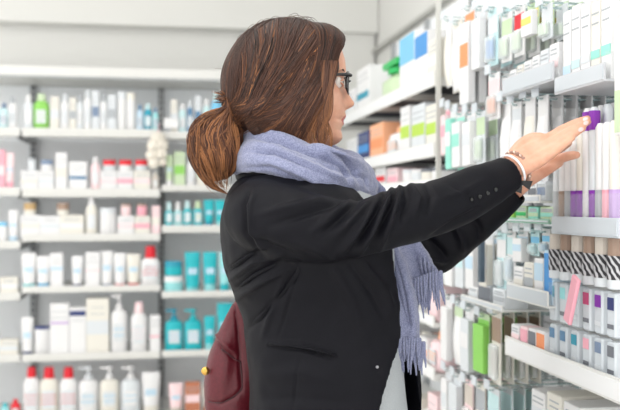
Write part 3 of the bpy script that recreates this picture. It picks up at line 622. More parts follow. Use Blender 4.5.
# ---- neck, torso, legs under the clothes
def vtube(mb, rows, n=36, sub=3):   # rows: px_back, px_front, py, D, halfdepth
    return tube(mb, [(L((a + c) / 2, y, D), (c - a) / 2 * D / FPX, hd) for a, c, y, D, hd in rows], n, sub, caps=False)
tube(body, [(H(292, 112), .050, .052), (H(292, 135), .053, .054), (L(290, 155, 1.765), .055, .057), (L(288, 182, 1.77), .065, .07)], 28, 3)
vtube(body, [(262, 318, 176, 1.78, .08), (252, 322, 188, 1.78, .15), (246, 352, 208, 1.78, .165), (243, 382, 240, 1.78, .155), (250, 385, 290, 1.78, .135), (258, 383, 340, 1.78, .125), (258, 392, 390, 1.78, .145), (258, 398, 440, 1.78, .16)])
hz = 1.79
for s_ in (-1, 1):
    fx = 12 * s_
    tube(body, [(L(326, 440, hz + s_ * .075), .095, .08), (V((*L(328 + fx, 440, hz + s_ * .085).xy, .70)), .085, .078), (V((*L(330 + fx, 440, hz + s_ * .085).xy, .48)), .058, .058), (V((*L(324 + fx, 440, hz + s_ * .09).xy, .32)), .055, .052), (V((*L(322 + fx, 440, hz + s_ * .09).xy, .10)), .034, .034)], 20, 4)
    ft = L(322 + fx, 440, hz + s_ * .09)
    tube(body, [(V((ft.x, ft.y, .075)) - Rv * .03, .03, .03), (V((ft.x, ft.y, .06)) + Rv * .05, .034, .036), (V((ft.x, ft.y, .036)) + Rv * .13, .022, .042), (V((ft.x, ft.y, .03)) + Rv * .17, .018, .034)], 16, 3)
# ---- arms inside the sleeves
armR = [(262, 216, 1.65, .040), (330, 229, 1.605, .034), (388, 221, 1.612, .031), (450, 202, 1.662, .029), (490, 183, 1.70, .027), (506, 172, 1.72, .0262), (513, 168, 1.728, .0258)]
armL = [(330, 210, 1.93, .04), (380, 238, 1.935, .032), (424, 248, 1.925, .028), (470, 220, 1.885, .026), (505, 196, 1.85, .022), (520, 182, 1.83, .024)]
tube(body, [(L(x, y, D), r * 1.02, r * .92 if i < 5 else r * .74) for i, (x, y, D, r) in enumerate(armR)], 24, 4)
tube(body, [(L(x, y, D), r, r) for x, y, D, r in armL], 24, 4)
# ---- near hand (right): flat, fingers together pointing up to the packs
def finger(pts, radii): chain(body, [L(*p) for p in pts], radii, 14, 4)
finger([(511, 163, 1.728), (530, 150, 1.733), (548, 138.5, 1.735), (562, 129.5, 1.732), (575, 123, 1.725), (587.5, 118.4, 1.716)], [.017, .0145, .0106, .0088, .0078, .0064])
finger([(512, 167, 1.722), (532, 155, 1.724), (551, 143, 1.722), (566, 133.5, 1.718), (577, 127.5, 1.715), (588, 122, 1.711)], [.018, .0150, .0108, .0090, .0080, .0064])
finger([(513, 170, 1.718), (533, 160, 1.715), (551, 149, 1.712), (564, 140.5, 1.710), (574, 134, 1.708), (583.5, 128, 1.706)], [.018, .0145, .0104, .0086, .0076, .0060])
finger([(515, 171, 1.716), (533, 164.5, 1.708), (548, 156.5, 1.704), (558, 149.5, 1.702), (566, 143.5, 1.70), (573, 138, 1.70)], [.016, .0130, .0094, .0078, .0068, .0054])
finger([(511, 161, 1.735), (520, 147.5, 1.745), (530, 139, 1.748), (541, 137.5, 1.738), (550, 142, 1.728)], [.015, .0140, .0112, .0096, .0078])
# ---- far hand (left): behind, curled towards the product, its index showing below
finger([(520, 182, 1.83), (532, 172, 1.82), (547, 164, 1.81), (560, 158.5, 1.79), (571, 155.5, 1.768), (576.5, 155, 1.757)], [.018, .015, .0125, .0105, .0092, .0078])
finger([(522, 178, 1.84), (534, 166, 1.84), (550, 154, 1.835), (562, 147, 1.815), (569, 143, 1.795)], [.018, .016, .012, .0095, .007])
finger([(521, 176, 1.85), (530, 160, 1.855), (541, 147, 1.855), (551, 142, 1.845), (556, 147, 1.83)], [.017, .015, .0115, .0095, .0075])
finger([(520, 173, 1.86), (526, 157, 1.865), (534, 145, 1.87), (544, 141, 1.865), (550, 147, 1.85)], [.016, .014, .011, .009, .007])
finger([(524, 182, 1.82), (538, 174, 1.805), (550, 168, 1.80), (559, 163, 1.795)], [.016, .014, .011, .009])
bodyo = adopt(voxel('body', body, .0026, 4, [skin, M_lip, M_nail]))
co = getv(bodyo); x_, y_, D_ = np_px(co)
me = bodyo.data
mi = np.zeros(len(me.polygons), np.int32); cen = np.empty(len(me.polygons) * 3, np.float32); me.polygons.foreach_get('center', cen); cen = cen.reshape(-1, 3)
cx_, cy_, cD = np_px(cen); q = cen - np.array(HC); hx = q @ np.array(hf) / HS + 288; hy = q @ np.array(hl); hz_ = 88 - q[:, 2] / HS
lipm = (hx > 335) & (np.abs(hy) < .024 * np.clip(1 - ((hz_ - 119.5) / 7) ** 2, 0, 1) ** .5) & (hz_ > 114.6) & (hz_ < 124.6) & (cD < 1.9)
mi[lipm] = 1; me.polygons.foreach_set('material_index', mi); me.update()
# wrist, knuckle and nail details
def nail(p, u, vv, nn, r=.0046):
    mb = MB(); rings = []
    for s2, hgt in ((1, 0), (.85, .0009), (.4, .0013)):
        rings.append([p + u * (r * 1.35 * s2 * math.cos(2 * PI * k / 14)) + vv * (r * s2 * math.sin(2 * PI * k / 14)) + nn * hgt for k in range(14)])
    mb.loft(rings); o = adopt(mb.build('fingernail', M_nail)); smooth_by_angle(o); return o
bt = None
def bvh_of(o):
    m = o.data; return BVHTree.FromPolygons([v.co.copy() for v in m.vertices], [tuple(p.vertices) for p in m.polygons])
bb = bvh_of(bodyo)
for (x, y) in ((585.5, 119), (586, 123), (581, 129.5)):
    o_ = L(x, y, 1.2); h = bb.ray_cast(o_, ray(x, y).normalized())
    if h[0] is not None:
        nn = h[1]; u = (Rv * .86 + Uv * .5 + Fv * .15).normalized(); u = (u - nn * u.dot(nn)).normalized(); nail(h[0] + nn * .0002, u, nn.cross(u), nn, .0042)

# eyes, lids are under the glasses
for s_ in (-1, 1):
    c = H(334.2, 83.6, s_ * .031)
    e = MB(); e.lathe([(.0118 * math.sin(PI * i / 14) + 1e-5, -.0118 * math.cos(PI * i / 14)) for i in range(15)], 1, 1, 20)
    eo = e.build('eyeball', [mat('eye_white', S(235, 230, 225), rough=.2)], None, True); eo.location = c; adopt(eo)
    ir = MB(); fx = hf
    iris = [c + hf * .0112 + (hl * math.cos(2 * PI * k / 16) + hu * math.sin(2 * PI * k / 16)) * .0055 for k in range(16)]
    ir.loft([iris, [p + hf * .001 for p in iris]]); adopt(ir.build('iris', mat('iris_brown', S(70, 45, 30), rough=.2)))
    for up, nm in ((1, 'upper_eyelid'), (-1, 'lower_eyelid')):
        ld_ = MB(); P = []
        for k in range(9):
            a = -1.1 + 2.2 * k / 8
            P.append(c + hf * (.0128 * math.cos(a) * .96) + hl * (.0128 * math.sin(a)) + hu * (up * (.0045 * math.cos(a * 1.2) + .001)))
        chain(ld_, P, [.0013] + [.0022] * 7 + [.0013], 8, 2); adopt(ld_.build(nm, skin, None, True))
    br = MB(); P = [H(343 - abs(t) * 5, 73.5 - 2.2 * math.sin(t * PI * .8), s_ * (.016 + .03 * t)) for t in (0, .25, .5, .75, 1)]
    chain(br, P, [.0016, .0022, .0022, .0018, .0008], 8, 3); adopt(br.build('eyebrow', mat('brow_brown', S(80, 50, 35), rough=.8), None, True))

# glasses
M_frame = mat('glasses_black', S(18, 17, 20), rough=.2, coat=.5)
gl = adopt(tag(empty('glasses', (0, 0, 0)))); 
def adopt2(o, par):
    bpy.context.view_layer.update(); o.parent = par; o.matrix_parent_inverse = par.matrix_world.inverted(); return o
gl.location = (0, 0, 0)
bpy.context.view_layer.update()
def gpart(mb, name, m, smooth=True): return adopt2(mb.build(name, m, None, smooth), gl)
for s_ in (-1, 1):
    cx0 = s_ * .034; P = []
    for k in range(24):
        a = 2 * PI * k / 24; ca, sa = math.cos(a), math.sin(a)
        yy = .0255 * math.copysign(abs(ca) ** .7, ca); zz = 10.2 * math.copysign(abs(sa) ** .7, sa)
        P.append(H(347.5 - 4.2 * ((abs(cx0 + yy) / .06) ** 2) * 1.6, 84.5 - zz, cx0 + yy))
    P.append(P[0]); fr = MB(); chain(fr, P, [.0021 + .0009 * max(0, math.sin(2 * PI * k / 24)) for k in range(25)], 8, 2); gpart(fr, 'rim', M_frame)
    le = MB(); le.loft([[p - hf * .0003 for p in P[:-1]], [p + hf * .0006 for p in P[:-1]]]); gpart(le, 'lens', mat('lens_glass', (.95, .97, .97), rough=.02, alpha=.18), False)
    tm = MB(); chain(tm, [H(344.5, 78.5, s_ * .062), H(339, 78.4, s_ * .0705), H(325, 79.5, s_ * .0775), H(305, 81, s_ * .081), H(292, 85, s_ * .080), H(286, 93, s_ * .077)], [.0038, .0034, .0026, .0022, .0022, .0018], 8, 3); gpart(tm, 'temple', M_frame)
brd = MB(); chain(brd, [H(349.2, 80.5, -.010), H(350.5, 79.5, 0), H(349.2, 80.5, .010)], [.0022] * 3, 8, 3); gpart(brd, 'bridge', M_frame)

# ---- jacket: torso shell open at the front + sleeves
TR = [(172, 252, 322, 322, 1.775, .095), (180, 240, 344, 340, 1.775, .15), (190, 230, 362, 356, 1.775, .183), (203, 225, 377, 368, 1.775, .197), (220, 222, 390, 380, 1.775, .197), (240, 222, 401, 391, 1.775, .187), (265, 225, 409, 396, 1.775, .175),
      (290, 233, 415, 400, 1.78, .162), (315, 241, 419, 401, 1.78, .155), (335, 245, 421, 401, 1.78, .155), (355, 248, 423, 393, 1.78, .160), (380, 250, 425, 385, 1.785, .168), (410, 250, 427, 378.5, 1.785, .174), (440, 247, 428, 371, 1.785, .178), (465, 246, 428, 364, 1.785, .18)]
jk = MB(); rows = catmull(TR, 3); A = 64; outer = []; inner = []
for y, xb_, xf_, xn, D, hd in rows:
    c = (xb_ + xf_) / 2; a = (xf_ - xb_) / 2; Xn = (xn - c) / a; Yn = max(0, 1 - min(1, Xn) ** 2.25) ** (1 / 2.25); Xn = (310 + (xn - 310) * (D - hd * Yn) / D - c) / a; th0 = math.acos(max(-1, min(.999, abs(Xn) ** 1.125))); th1 = 2 * PI - .18   # near edge angle .. around the back .. far edge
    ro, ri = [], []
    for k in range(A + 1):
        th = th0 + (th1 - th0) * k / A
        ca, sa = math.cos(th), math.sin(th)
        ex = 2 / 2.25
        X = math.copysign(abs(ca) ** ex, ca); Y = math.copysign(abs(sa) ** ex, sa)
        ctr = L(c, y, D)
        for lst, off in ((ro, 0), (ri, -.009)):
            lst.append(ctr + Rv * ((a * D / FPX + off) * X) - Fv * ((hd + off) * Y))
    outer.append(ro); inner.append(ri)
loops = [o + i[::-1] for o, i in zip(outer, inner)]
jk.loft(loops)
slR = [(244, 212, 1.66, 30, .050), (262, 216, 1.63, 37, .068), (290, 224, 1.60, 37, .070), (322, 229, 1.592, 33, .064), (352, 229, 1.595, 29, .058), (378, 224, 1.605, 29, .056), (400, 216.5, 1.62, 30.5, .056), (430, 209, 1.645, 28.5, .053), (460, 198, 1.67, 26, .049), (485, 186, 1.695, 23, .044), (503, 176.5, 1.715, 19.5, .039), (510, 173, 1.722, 18.6, .037)]
slL = [(318, 215, 1.93, 34, .065), (350, 225, 1.935, 32, .062), (385, 240, 1.935, 29, .058), (412, 250, 1.93, 27, .056), (428, 250, 1.92, 27, .055), (450, 236, 1.905, 26.5, .052), (478, 216, 1.88, 23, .046), (503, 199, 1.855, 17.5, .038), (517, 189, 1.84, 14.5, .033)]
def sleeve(rows, inr):
    m_ = MB(); R_ = [(L(x, y, D), r * D / FPX, rd) for x, y, D, r, rd in rows]
    # closed tube with a recess at the cuff
    rr = catmull([[*c, a, b] for c, a, b in R_], 5); rr2 = [(V(r[:3]), r[3], r[4]) for r in rr]
    t_end = (rr2[-1][0] - rr2[-3][0]).normalized()
    rings = []
    def rg(c, t, a, b, n=40):
        w = (Fv - t * Fv.dot(t)).normalized(); u = w.cross(t).normalized()
        return [c + u * (a * math.cos(2 * PI * k / n)) + w * (b * math.sin(2 * PI * k / n)) for k in range(n)]
    N = len(rr2)
    for i, (c, a, b) in enumerate(rr2):
        t = (rr2[min(i + 1, N - 1)][0] - rr2[max(i - 1, 0)][0]).normalized(); rings.append(rg(c, t, a, b))
    rings.insert(0, rg(rr2[0][0] - (rr2[1][0] - rr2[0][0]).normalized() * .02, (rr2[1][0] - rr2[0][0]).normalized(), rr2[0][1] * .6, rr2[0][2] * .6))
    c, a, b = rr2[-1]
    rings.append(rg(c, t_end, a - .006, b - .006)); rings.append(rg(c - t_end * .03, t_end, a - .007, b - .007))
    m_.loft(rings); return m_
sl_ = sleeve(slR, 0); jk.add(sl_.v, sl_.f); sl_ = sleeve(slL, 0); jk.add(sl_.v, sl_.f)
jacket = adopt(voxel('blazer', jk, .0042, 8, M_jacket))
co = getv(jacket).astype(np.float64); nr = getn(jacket); x_, y_, D_ = np_px(co)
near = D_ < 1.74
disp = np.zeros(len(co))
def fold(P, amp, wdt, msk=None, side=near):
    global disp
    d, al = polydist(x_, y_, P); prof = np.exp(-(d / wdt) ** 2) * np.sin(np.clip(al, 0.02, .98) * PI) ** .5
    disp += np.where(side, FA * amp * prof, 0)
rnd = random.Random(3); FA = 2.7
# folds that run from the inner elbow, the armpit and across the sleeve
for P, a, w2 in [([(392, 186), (386, 205), (372, 232), (358, 254)], .0052, 3.4), ([(399, 186), (396, 205), (386, 230), (380, 250)], .0045, 3.0), ([(383, 194), (372, 214), (352, 240), (335, 256)], .0040, 3.4), ([(372, 199), (356, 216), (335, 236)], .0032, 3.2),
                 ([(388, 188), (380, 205), (364, 233), (350, 252)], -.0050, 2.6), ([(396, 184), (392, 205), (378, 232), (368, 250)], -.0045, 2.4), ([(404, 184), (408, 200), (402, 222)], -.0040, 2.6), ([(411, 184), (418, 198), (416, 214)], .0034, 3), ([(424, 182), (432, 196), (428, 212)], -.003, 3),
                 ([(352, 199), (334, 214), (312, 232)], .0026, 3.2), ([(360, 199), (343, 216), (322, 236)], -.0028, 2.6), ([(345, 202), (300, 216), (268, 226)], -.0026, 3.0), ([(330, 200), (292, 207), (258, 214)], .0028, 3.6),
                 ([(250, 188), (244, 205), (246, 232), (262, 256)], -.0030, 1.8), ([(256, 190), (250, 206), (252, 232), (268, 254)], .0026, 2.6), ([(300, 258), (272, 247), (252, 236)], -.003, 3), ([(340, 262), (318, 250), (290, 242)], .002, 4),
                 ([(226, 272), (250, 255), (272, 250)], -.0035, 2.2), ([(229, 281), (255, 262), (282, 256)], .0032, 2.6), ([(233, 292), (256, 274), (280, 262)], -.0034, 2.4), ([(236, 300), (262, 282), (290, 268)], .0030, 3),
                 ([(246, 330), (262, 316), (285, 290), (300, 270)], -.0028, 3.2), ([(300, 262), (290, 300), (278, 338)], -.0016, 1.2), ([(330, 262), (352, 300), (360, 330)], .0024, 5), ([(350, 262), (372, 292), (385, 320)], -.0026, 4.5), ([(362, 262), (386, 290), (394, 312)], .0026, 3.5),
                 ([(287, 270), (268, 320), (262, 338)], .0018, 3), ([(430, 238), (455, 222), (480, 208)], -.003, 2.2), ([(440, 200), (462, 192), (484, 180)], .0018, 3), ([(448, 182), (470, 196), (478, 208)], -.0016, 2.4), ([(262, 375), (300, 372), (340, 382)], .0014, 6), ([(255, 400), (300, 398), (350, 404)], -.0014, 5)]:
    fold(P, a, w2)
# pocket welt and collar seam
fold([(269, 343), (300, 345), (336, 355)], .0035, 2.6); fold([(269, 346.5), (300, 348.5), (336, 358.5)], -.0045, 1.3)
for P, a in [([(300, 355), (296, 380), (292, 412)], -.0012)]: fold(P, a, 1.3)
farm = (D_ > 1.74)
for P, a, w2 in [([(410, 250), (432, 258), (450, 262)], .004, 3), ([(425, 236), (440, 250), (448, 262)], -.004, 3), ([(455, 225), (462, 240), (462, 255)], .0035, 3.4), ([(470, 215), (480, 228), (480, 240)], -.0034, 3)]: fold(P, a, w2, side=farm)
nz = np.array([noise.noise(V(p) * 13) * .0036 + noise.noise(V(p) * 32) * .0016 for p in co])
setv(jacket, co + nr * (disp + nz)[:, None])
# collar: a band rising round the neck under the scarf
cb = MB(); P = [(L(x, y, D), .006, .014) for x, y, D in ((318, 190, 1.655), (292, 178, 1.65), (262, 170, 1.675), (241, 170, 1.735), (240, 170, 1.81), (262, 172, 1.875), (300, 180, 1.90), (330, 190, 1.88))]
rr = catmull([[*c, a, b] for c, a, b in P], 5); rings = []
for i, r in enumerate(rr):
    c = V(r[:3]); t = (V(rr[min(i + 1, len(rr) - 1)][:3]) - V(rr[max(i - 1, 0)][:3])).normalized(); w = (hu - t * hu.dot(t)).normalized(); u = w.cross(t)
    rings.append([c + u * (.006 * math.cos(2 * PI * k / 16)) + w * (.022 * math.sin(2 * PI * k / 16)) for k in range(16)])
cb.loft(rings); co_ = adopt(cb.build('collar', M_jacket, None, True))
# sleeve buttons and front button
jb = bvh_of(jacket)
def on_near(o, bv, x, y, r=.0043, m=None, name='button'):
    h = bv.ray_cast(L(x, y, 1.2), ray(x, y).normalized())
    if h[0] is None: return
    n = h[1]; u = n.orthogonal().normalized(); w = n.cross(u); mb = MB()
    rg = lambda s2, e: [h[0] + n * e + (u * math.cos(2 * PI * k / 16) + w * math.sin(2 * PI * k / 16)) * r * s2 for k in range(16)]
    mb.loft([rg(1, -.001), rg(1, .0018), rg(.85, .0026), rg(.7, .0016), rg(.1, .0014)])
    adopt(smooth_by_angle(mb.build(name, m or mat('button_black', S(14, 14, 17), rough=.25, spec=.5, coat=.2))))
for x, y in ((471.5, 199.5), (479.5, 196.5), (487.5, 193), (495.5, 189.5)): on_near(jacket, jb, x, y)
on_near(jacket, jb, 377, 367, .003, mat('button_steel', S(170, 170, 175), rough=.3, metal=.8))
# pocket lip
pl = MB(); P = []
for t in np.linspace(0, 1, 12):
    x = 270 + 66 * t; y = 344 + 2 * t + 9 * t * t; h = jb.ray_cast(L(x, y, 1.2), ray(x, y).normalized())
    if h[0] is not None: P.append(h[0] + h[1] * .0005)
chain(pl, P, [.0022] * len(P), 8, 2); adopt(pl.build('pocket_welt', M_jacket, None, True))

# ---- grey top and trousers
tp = MB(); vtube(tp, [(256, 314, 176, 1.78, .08), (250, 322, 190, 1.78, .145), (240, 360, 210, 1.78, .176), (238, 392, 240, 1.78, .168), (246, 396, 290, 1.78, .15), (254, 399, 330, 1.78, .142), (256, 402, 355, 1.78, .15), (256, 405, 390, 1.78, .158), (256, 408, 420, 1.78, .164), (256, 408, 450, 1.78, .166)])
adopt(voxel('top', tp, .006, 2, M_top))
tr_ = MB()
vtube(tr_, [(257, 407, 436, 1.785, .160), (256, 406, 460, 1.785, .165)])
for s_ in (-1, 1):
    fx = 12 * s_; g = lambda x, z: V((*L(x, 440, hz + s_ * .087).xy, z))
    tube(tr_, [(g(330, .90), .135, .082), (g(330 + fx, .80), .115, .084), (g(330 + fx, .60), .088, .076), (g(331 + fx, .40), .072, .068), (g(325 + fx, .20), .070, .066), (g(323 + fx, .075), .072, .066)], 28, 4, caps=False)
adopt(voxel('trousers', tr_, .007, 3, M_trouser))
for s_ in (-1, 1):
    ft = L(322 + 12 * s_, 440, hz + s_ * .09); sh = MB()
    g = lambda r_, z: V((ft.x, ft.y, z)) + Rv * r_
    tube(sh, [(g(-.045, .05), .045, .034), (g(.0, .05), .046, .038), (g(.06, .042), .040, .042), (g(.12, .034), .031, .047), (g(.19, .028), .024, .038)], 18, 3)
    sh.box(0, .001, 0, .001, 0.03, .031)
    o = voxel('shoe', sh, .004, 2, M_shoe); a = getv(o); a[:, 2] = np.maximum(a[:, 2], .001); setv(o, a); adopt(o)

# white cuff + bracelet
M_cuff = mat('cuff_white', S(236, 236, 240), rough=.8)
def ringband(c, t, a, b, r, name, m, n=40, flat=1.0):
    w = (Fv - t * Fv.dot(t)).normalized(); u = w.cross(t).normalized(); mb = MB(); rings = []
    for k in range(n + 1):
        an = 2 * PI * k / n; o = u * (a * math.cos(an)) + w * (b * math.sin(an)); od = o.normalized()
        rings.append([c + o + od * (r * math.cos(2 * PI * j / 8)) + t * (r * flat * math.sin(2 * PI * j / 8)) for j in range(8)])
    mb.loft(rings, close=False); return adopt(mb.build(name, m, None, True)), u, w
tdir = (L(516, 167.5, 1.735) - L(500, 177, 1.71)).normalized()
cc = L(511.5, 171.5, 1.722)
ringband(cc, tdir, .0335, .0300, .0016, 'shirt_cuff', M_cuff, flat=1.8)
bc = L(517.0, 167.8, 1.730); w = (Fv - tdir * Fv.dot(tdir)).normalized(); u = w.cross(tdir).normalized()
brc = adopt(tag(empty('bracelet', tuple(bc)))); brc.matrix_parent_inverse = Matrix.Translation(root.location).inverted(); bpy.context.view_layer.update()
Mb1 = mat('bead_silver', S(205, 180, 165), rough=.2, metal=.7); Mb2 = mat('bead_brown', S(160, 125, 112), rough=.3)
for k in range(26):
    an = 2 * PI * k / 26; p = bc + u * (.0322 * math.cos(an)) + w * (.0278 * math.sin(an)); r = .0042
    mb = MB(); mb.lathe([(r * math.sin(PI * i / 8) + 1e-5, -r * math.cos(PI * i / 8)) for i in range(9)], 1, 1, 10)
    o = mb.build('bead', Mb1 if k % 2 else Mb2, None, True); o.location = p; adopt2(o, brc)
# ribbon bow under the wrist
rb = MB(); p0 = L(521, 182, 1.70)
for dx, dy in ((1, .35), (-.4, 1.0)):
    d = (Rv * dx - Uv * dy).normalized(); s2 = d.cross(Fv).normalized()
    rb.loft([[p0 + d * t * .02 + s2 * (q1 * (.003 + .006 * t)) + Fv * q2 for q1, q2 in ((-1, -.001), (1, -.001), (1, .001), (-1, .001))] for t in (0, .5, 1)])
adopt2(rb.build('ribbon_bow', mat('ribbon_black', S(25, 25, 28), rough=.6), None), brc)

# added black ring standing in for the shaded inside of the scarf loop
nb = MB(); ro = []
for zz_, sc_ in ((-.022, 1.06), (.010, 1.0), (.014, .96), (.010, .93), (-.022, .96)):
    c = L(318, 160, 1.768) + hu * zz_
    ro.append([c + Rv * (.060 * sc_ * math.cos(2 * PI * k / 32)) + Fv * (.066 * sc_ * math.sin(2 * PI * k / 32)) + hu * (-.010 * math.cos(2 * PI * k / 32)) for k in range(32)])
nb.loft(ro, close=False); nbo = adopt(nb.build('scarf_inner_shade', M_jacket, None, True)); nbo['label'] = 'black ring for the shaded inside of the scarf'
# ---- scarf
sf = MB()
def wrap(P, hh, ht, closed=True, n=20):
    P = P + [P[0]] if closed else P
    rr = catmull([[*L(*p)] for p in P], 8); N = len(rr); rings = []
    for i, r in enumerate(rr):
        c = V(r); t = (V(rr[min(i + 1, N - 1)]) - V(rr[max(i - 1, 0)])).normalized()
        if closed and i in (0, N - 1): t = (V(rr[1]) - V(rr[-2])).normalized()
        w = (hu - t * hu.dot(t)).normalized(); u = w.cross(t)
        ph = i / N * 2 * PI
        ring = []
        for k in range(n):
            a = 2 * PI * k / n; m_ = 1 + .13 * math.cos(3 * a + 2 * ph) + .06 * math.cos(5 * a - 3 * ph)
            ring.append(c + u * (ht * m_ * math.cos(a)) + w * (hh * m_ * math.sin(a)))
        rings.append(ring)
    sf.loft(rings)
wrap([(246, 143, 1.765), (262, 142, 1.70), (290, 151, 1.672), (318, 165, 1.675), (341, 174, 1.70), (354, 176, 1.765), (343, 167, 1.83), (305, 148, 1.86), (262, 144, 1.83)], .0275, .020)
wrap([(240, 160, 1.765), (258, 158, 1.675), (290, 167, 1.64), (322, 182, 1.645), (347, 192, 1.70), (364, 187, 1.765), (354, 172, 1.86), (300, 162, 1.90), (258, 160, 1.86)], .0300, .026)
wrap([(310, 150, 1.67), (330, 152, 1.672), (348, 160, 1.70), (362, 170, 1.745), (362, 184, 1.78), (350, 194, 1.76)], .012, .012, closed=False)
wrap([(318, 186, 1.69), (338, 186, 1.70), (354, 182, 1.72), (362, 172, 1.77), (350, 165, 1.80)], .022, .02, closed=False)
wrap([(300, 182, 1.72), (325, 188, 1.73), (345, 193, 1.75), (362, 192, 1.78)], .028, .035, closed=False)
wrap([(326, 152, 1.86), (341, 155, 1.84), (356, 161, 1.81), (366, 173, 1.78), (367, 186, 1.755), (356, 193, 1.735), (340, 192, 1.72)], .013, .017, closed=False)
def ribbon(rows, th=.007, n=24, shear=0):
    rr = catmull([[*L(x, y, D), w] for x, y, D, w in rows], 6); rings = []
    for i, r in enumerate(rr):
        c = V(r[:3]); t = (V(rr[min(i + 1, len(rr) - 1)][:3]) - V(rr[max(i - 1, 0)][:3])).normalized(); u = (Rv * .95 + Fv * .3).normalized(); u = (u - t * u.dot(t)).normalized(); w = u.cross(t)
        ring = []
        for k in range(n):
            a = 2 * PI * k / n; xx = math.copysign(abs(math.cos(a)) ** .8, math.cos(a)); ring.append(c + u * (r[3] * xx) + w * (th * math.sin(a) * 1.0 + .006 * math.sin(xx * 5 + i * .12)) + hu * (shear * xx * (i / (len(rr) - 1)) ** 2))
        rings.append(ring)
    sf.loft(rings)
ribbon([(352, 190, 1.76, .030), (372, 210, 1.76, .028), (380, 240, 1.75, .034), (393, 275, 1.74, .037), (404, 310, 1.735, .034), (409, 345, 1.735, .026), (410, 352, 1.735, .026)], shear=-.004)
ribbon([(366, 185, 1.80, .026), (388, 215, 1.80, .028), (404, 240, 1.785, .028), (415, 262, 1.775, .035), (423, 285, 1.77, .038), (425, 289, 1.77, .036)], shear=.020)
scarf = adopt(voxel('scarf', sf, .0040, 4, M_scarf))
co = getv(scarf).astype(np.float64); nr = getn(scarf); x_, y_, D_ = np_px(co); disp = np.zeros(len(co)); near = D_ < 1.79; FA = 2.0
for P, a, w2 in [([(246, 150), (275, 152), (305, 164), (335, 178)], -.006, 2.0), ([(252, 138), (280, 142), (310, 154), (338, 164)], -.004, 1.8), ([(270, 148), (300, 160), (330, 174), (352, 180)], .004, 2.2), ([(240, 168), (272, 168), (300, 180), (322, 192)], -.003, 2), ([(262, 160), (290, 170), (318, 185)], .003, 2.4),
                 ([(330, 150), (346, 160), (358, 176)], -.006, 1.8), ([(322, 158), (340, 166), (350, 182)], -.004, 1.8), ([(392, 252), (402, 290), (410, 330)], -.006, 2.2), ([(386, 262), (396, 300), (404, 345)], .003, 2.2), ([(412, 250), (424, 275), (432, 292)], -.003, 2.2), ([(350, 172), (366, 178), (368, 188)], -.004, 1.8)]:
    fold(P, a, w2, side=near)
nz = np.array([noise.noise(V(p) * 30) * .0028 + noise.noise(V(p) * 90) * .0012 for p in co])
setv(scarf, co + nr * (disp + nz)[:, None])
# fringes
rnd = random.Random(5)
def fringe(x0, y0, x1, y1, D, n, lx, ly, r=.0024):
    for i in range(n):
        t = i / (n - 1); x = x0 + (x1 - x0) * t; y = y0 + (y1 - y0) * t; ln = rnd.uniform(.8, 1.15); sw = rnd.uniform(-2.5, 2.5)
        mb = MB()
        chain(mb, [L(x, y - 6, D), L(x + lx * .3 * ln + sw * .3, y + ly * .35 * ln, D - .002), L(x + lx * .7 * ln + sw, y + ly * .7 * ln, D + rnd.uniform(-.004, .004)), L(x + lx * ln + sw * 1.2, y + ly * ln, D)], [r * 1.4, r * 1.15, r * .9, r * .45], 7, 4)
        adopt2(mb.build('tassel', M_scarf, None, True), scarf)
fringe(395, 348, 424, 349, 1.735, 17, 1, 23, .0026)
fringe(407, 293, 441, 278, 1.765, 21, 2, 27, .0026)
fringe(398, 344, 420, 345, 1.727, 9, -1, 20, .0022)
fringe(409, 288, 436, 277, 1.757, 10, 0, 22, .0022)
fringe(420, 262, 441, 280, 1.765, 6, 5, 16, .002)

# ---- bag: a thing of her own, hanging behind
bag = MB()
BR = [(294, 238, 247, 1.88, .012), (306, 231, 251, 1.885, .022), (322, 223, 254, 1.89, .032), (342, 214, 257, 1.895, .042), (362, 207, 259, 1.90, .047), (385, 203.5, 260, 1.90, .050), (405, 205, 260, 1.90, .050), (422, 212, 259, 1.90, .045), (432, 222, 256, 1.90, .034)]
for_r = [(L((a + c) / 2, y, D), (c - a) / 2 * D / FPX, hd) for y, a, c, D, hd in BR]
for_r = [(p + Fv * .0, a, h_) for p, a, h_ in for_r]
rr = catmull([[*c, a, b] for c, a, b in for_r], 4); rings = []
for r in rr:
    c = V(r[:3]); rings.append([c + Rv * (r[3] * math.copysign(abs(math.cos(2 * PI * k / 36)) ** .8, math.cos(2 * PI * k / 36))) + Fv * (r[4] * math.copysign(abs(math.sin(2 * PI * k / 36)) ** .8, math.sin(2 * PI * k / 36))) for k in range(36)])
bag.loft(rings)
bago = voxel('shoulder_bag', bag, .004, 3, M_leather)
co = getv(bago).astype(np.float64); nr = getn(bago); x_, y_, D_ = np_px(co); disp = np.zeros(len(co)); near = D_ < 1.90
for P, a, w2 in [([(234, 300), (238, 330), (240, 362), (242, 395)], -.004, 1.5), ([(215, 338), (224, 350), (236, 360)], -.005, 1.5), ([(214, 332), (224, 344), (238, 354)], .003, 1.8), ([(205, 400), (220, 404), (236, 396), (242, 388)], -.004, 1.5), ([(228, 330), (226, 365), (222, 398)], .003, 6), ([(246, 310), (252, 350), (254, 400)], .004, 5), ([(256, 320), (262, 360)], -.003, 3)]: fold(P, a, w2, side=near)
nz = np.array([noise.noise(V(p) * 22) * .003 for p in co]); setv(bago, co + nr * (disp + nz)[:, None])
tag(bago, 'burgundy leather shoulder bag hanging behind the woman in the black blazer', 'bag')
bbv = bvh_of(bago)
def surf(bv, P, off=.0008):
    out = []
    for x, y in P:
        h = bv.ray_cast(L(x, y, 1.2), ray(x, y).normalized())
        if h[0] is not None: out.append(h[0] + h[1] * off)
    return out
for P in ([(213, 338), (222, 350), (233, 358), (241, 362)], [(241, 363), (242, 378), (242, 388), (232, 398), (220, 403), (209, 402)]):
    q = surf(bbv, P); mb = MB(); chain(mb, q, [.0016] * len(q), 8, 4); mb.build('piping', mat('piping_dark', S(60, 20, 28), rough=.4), bago, True)
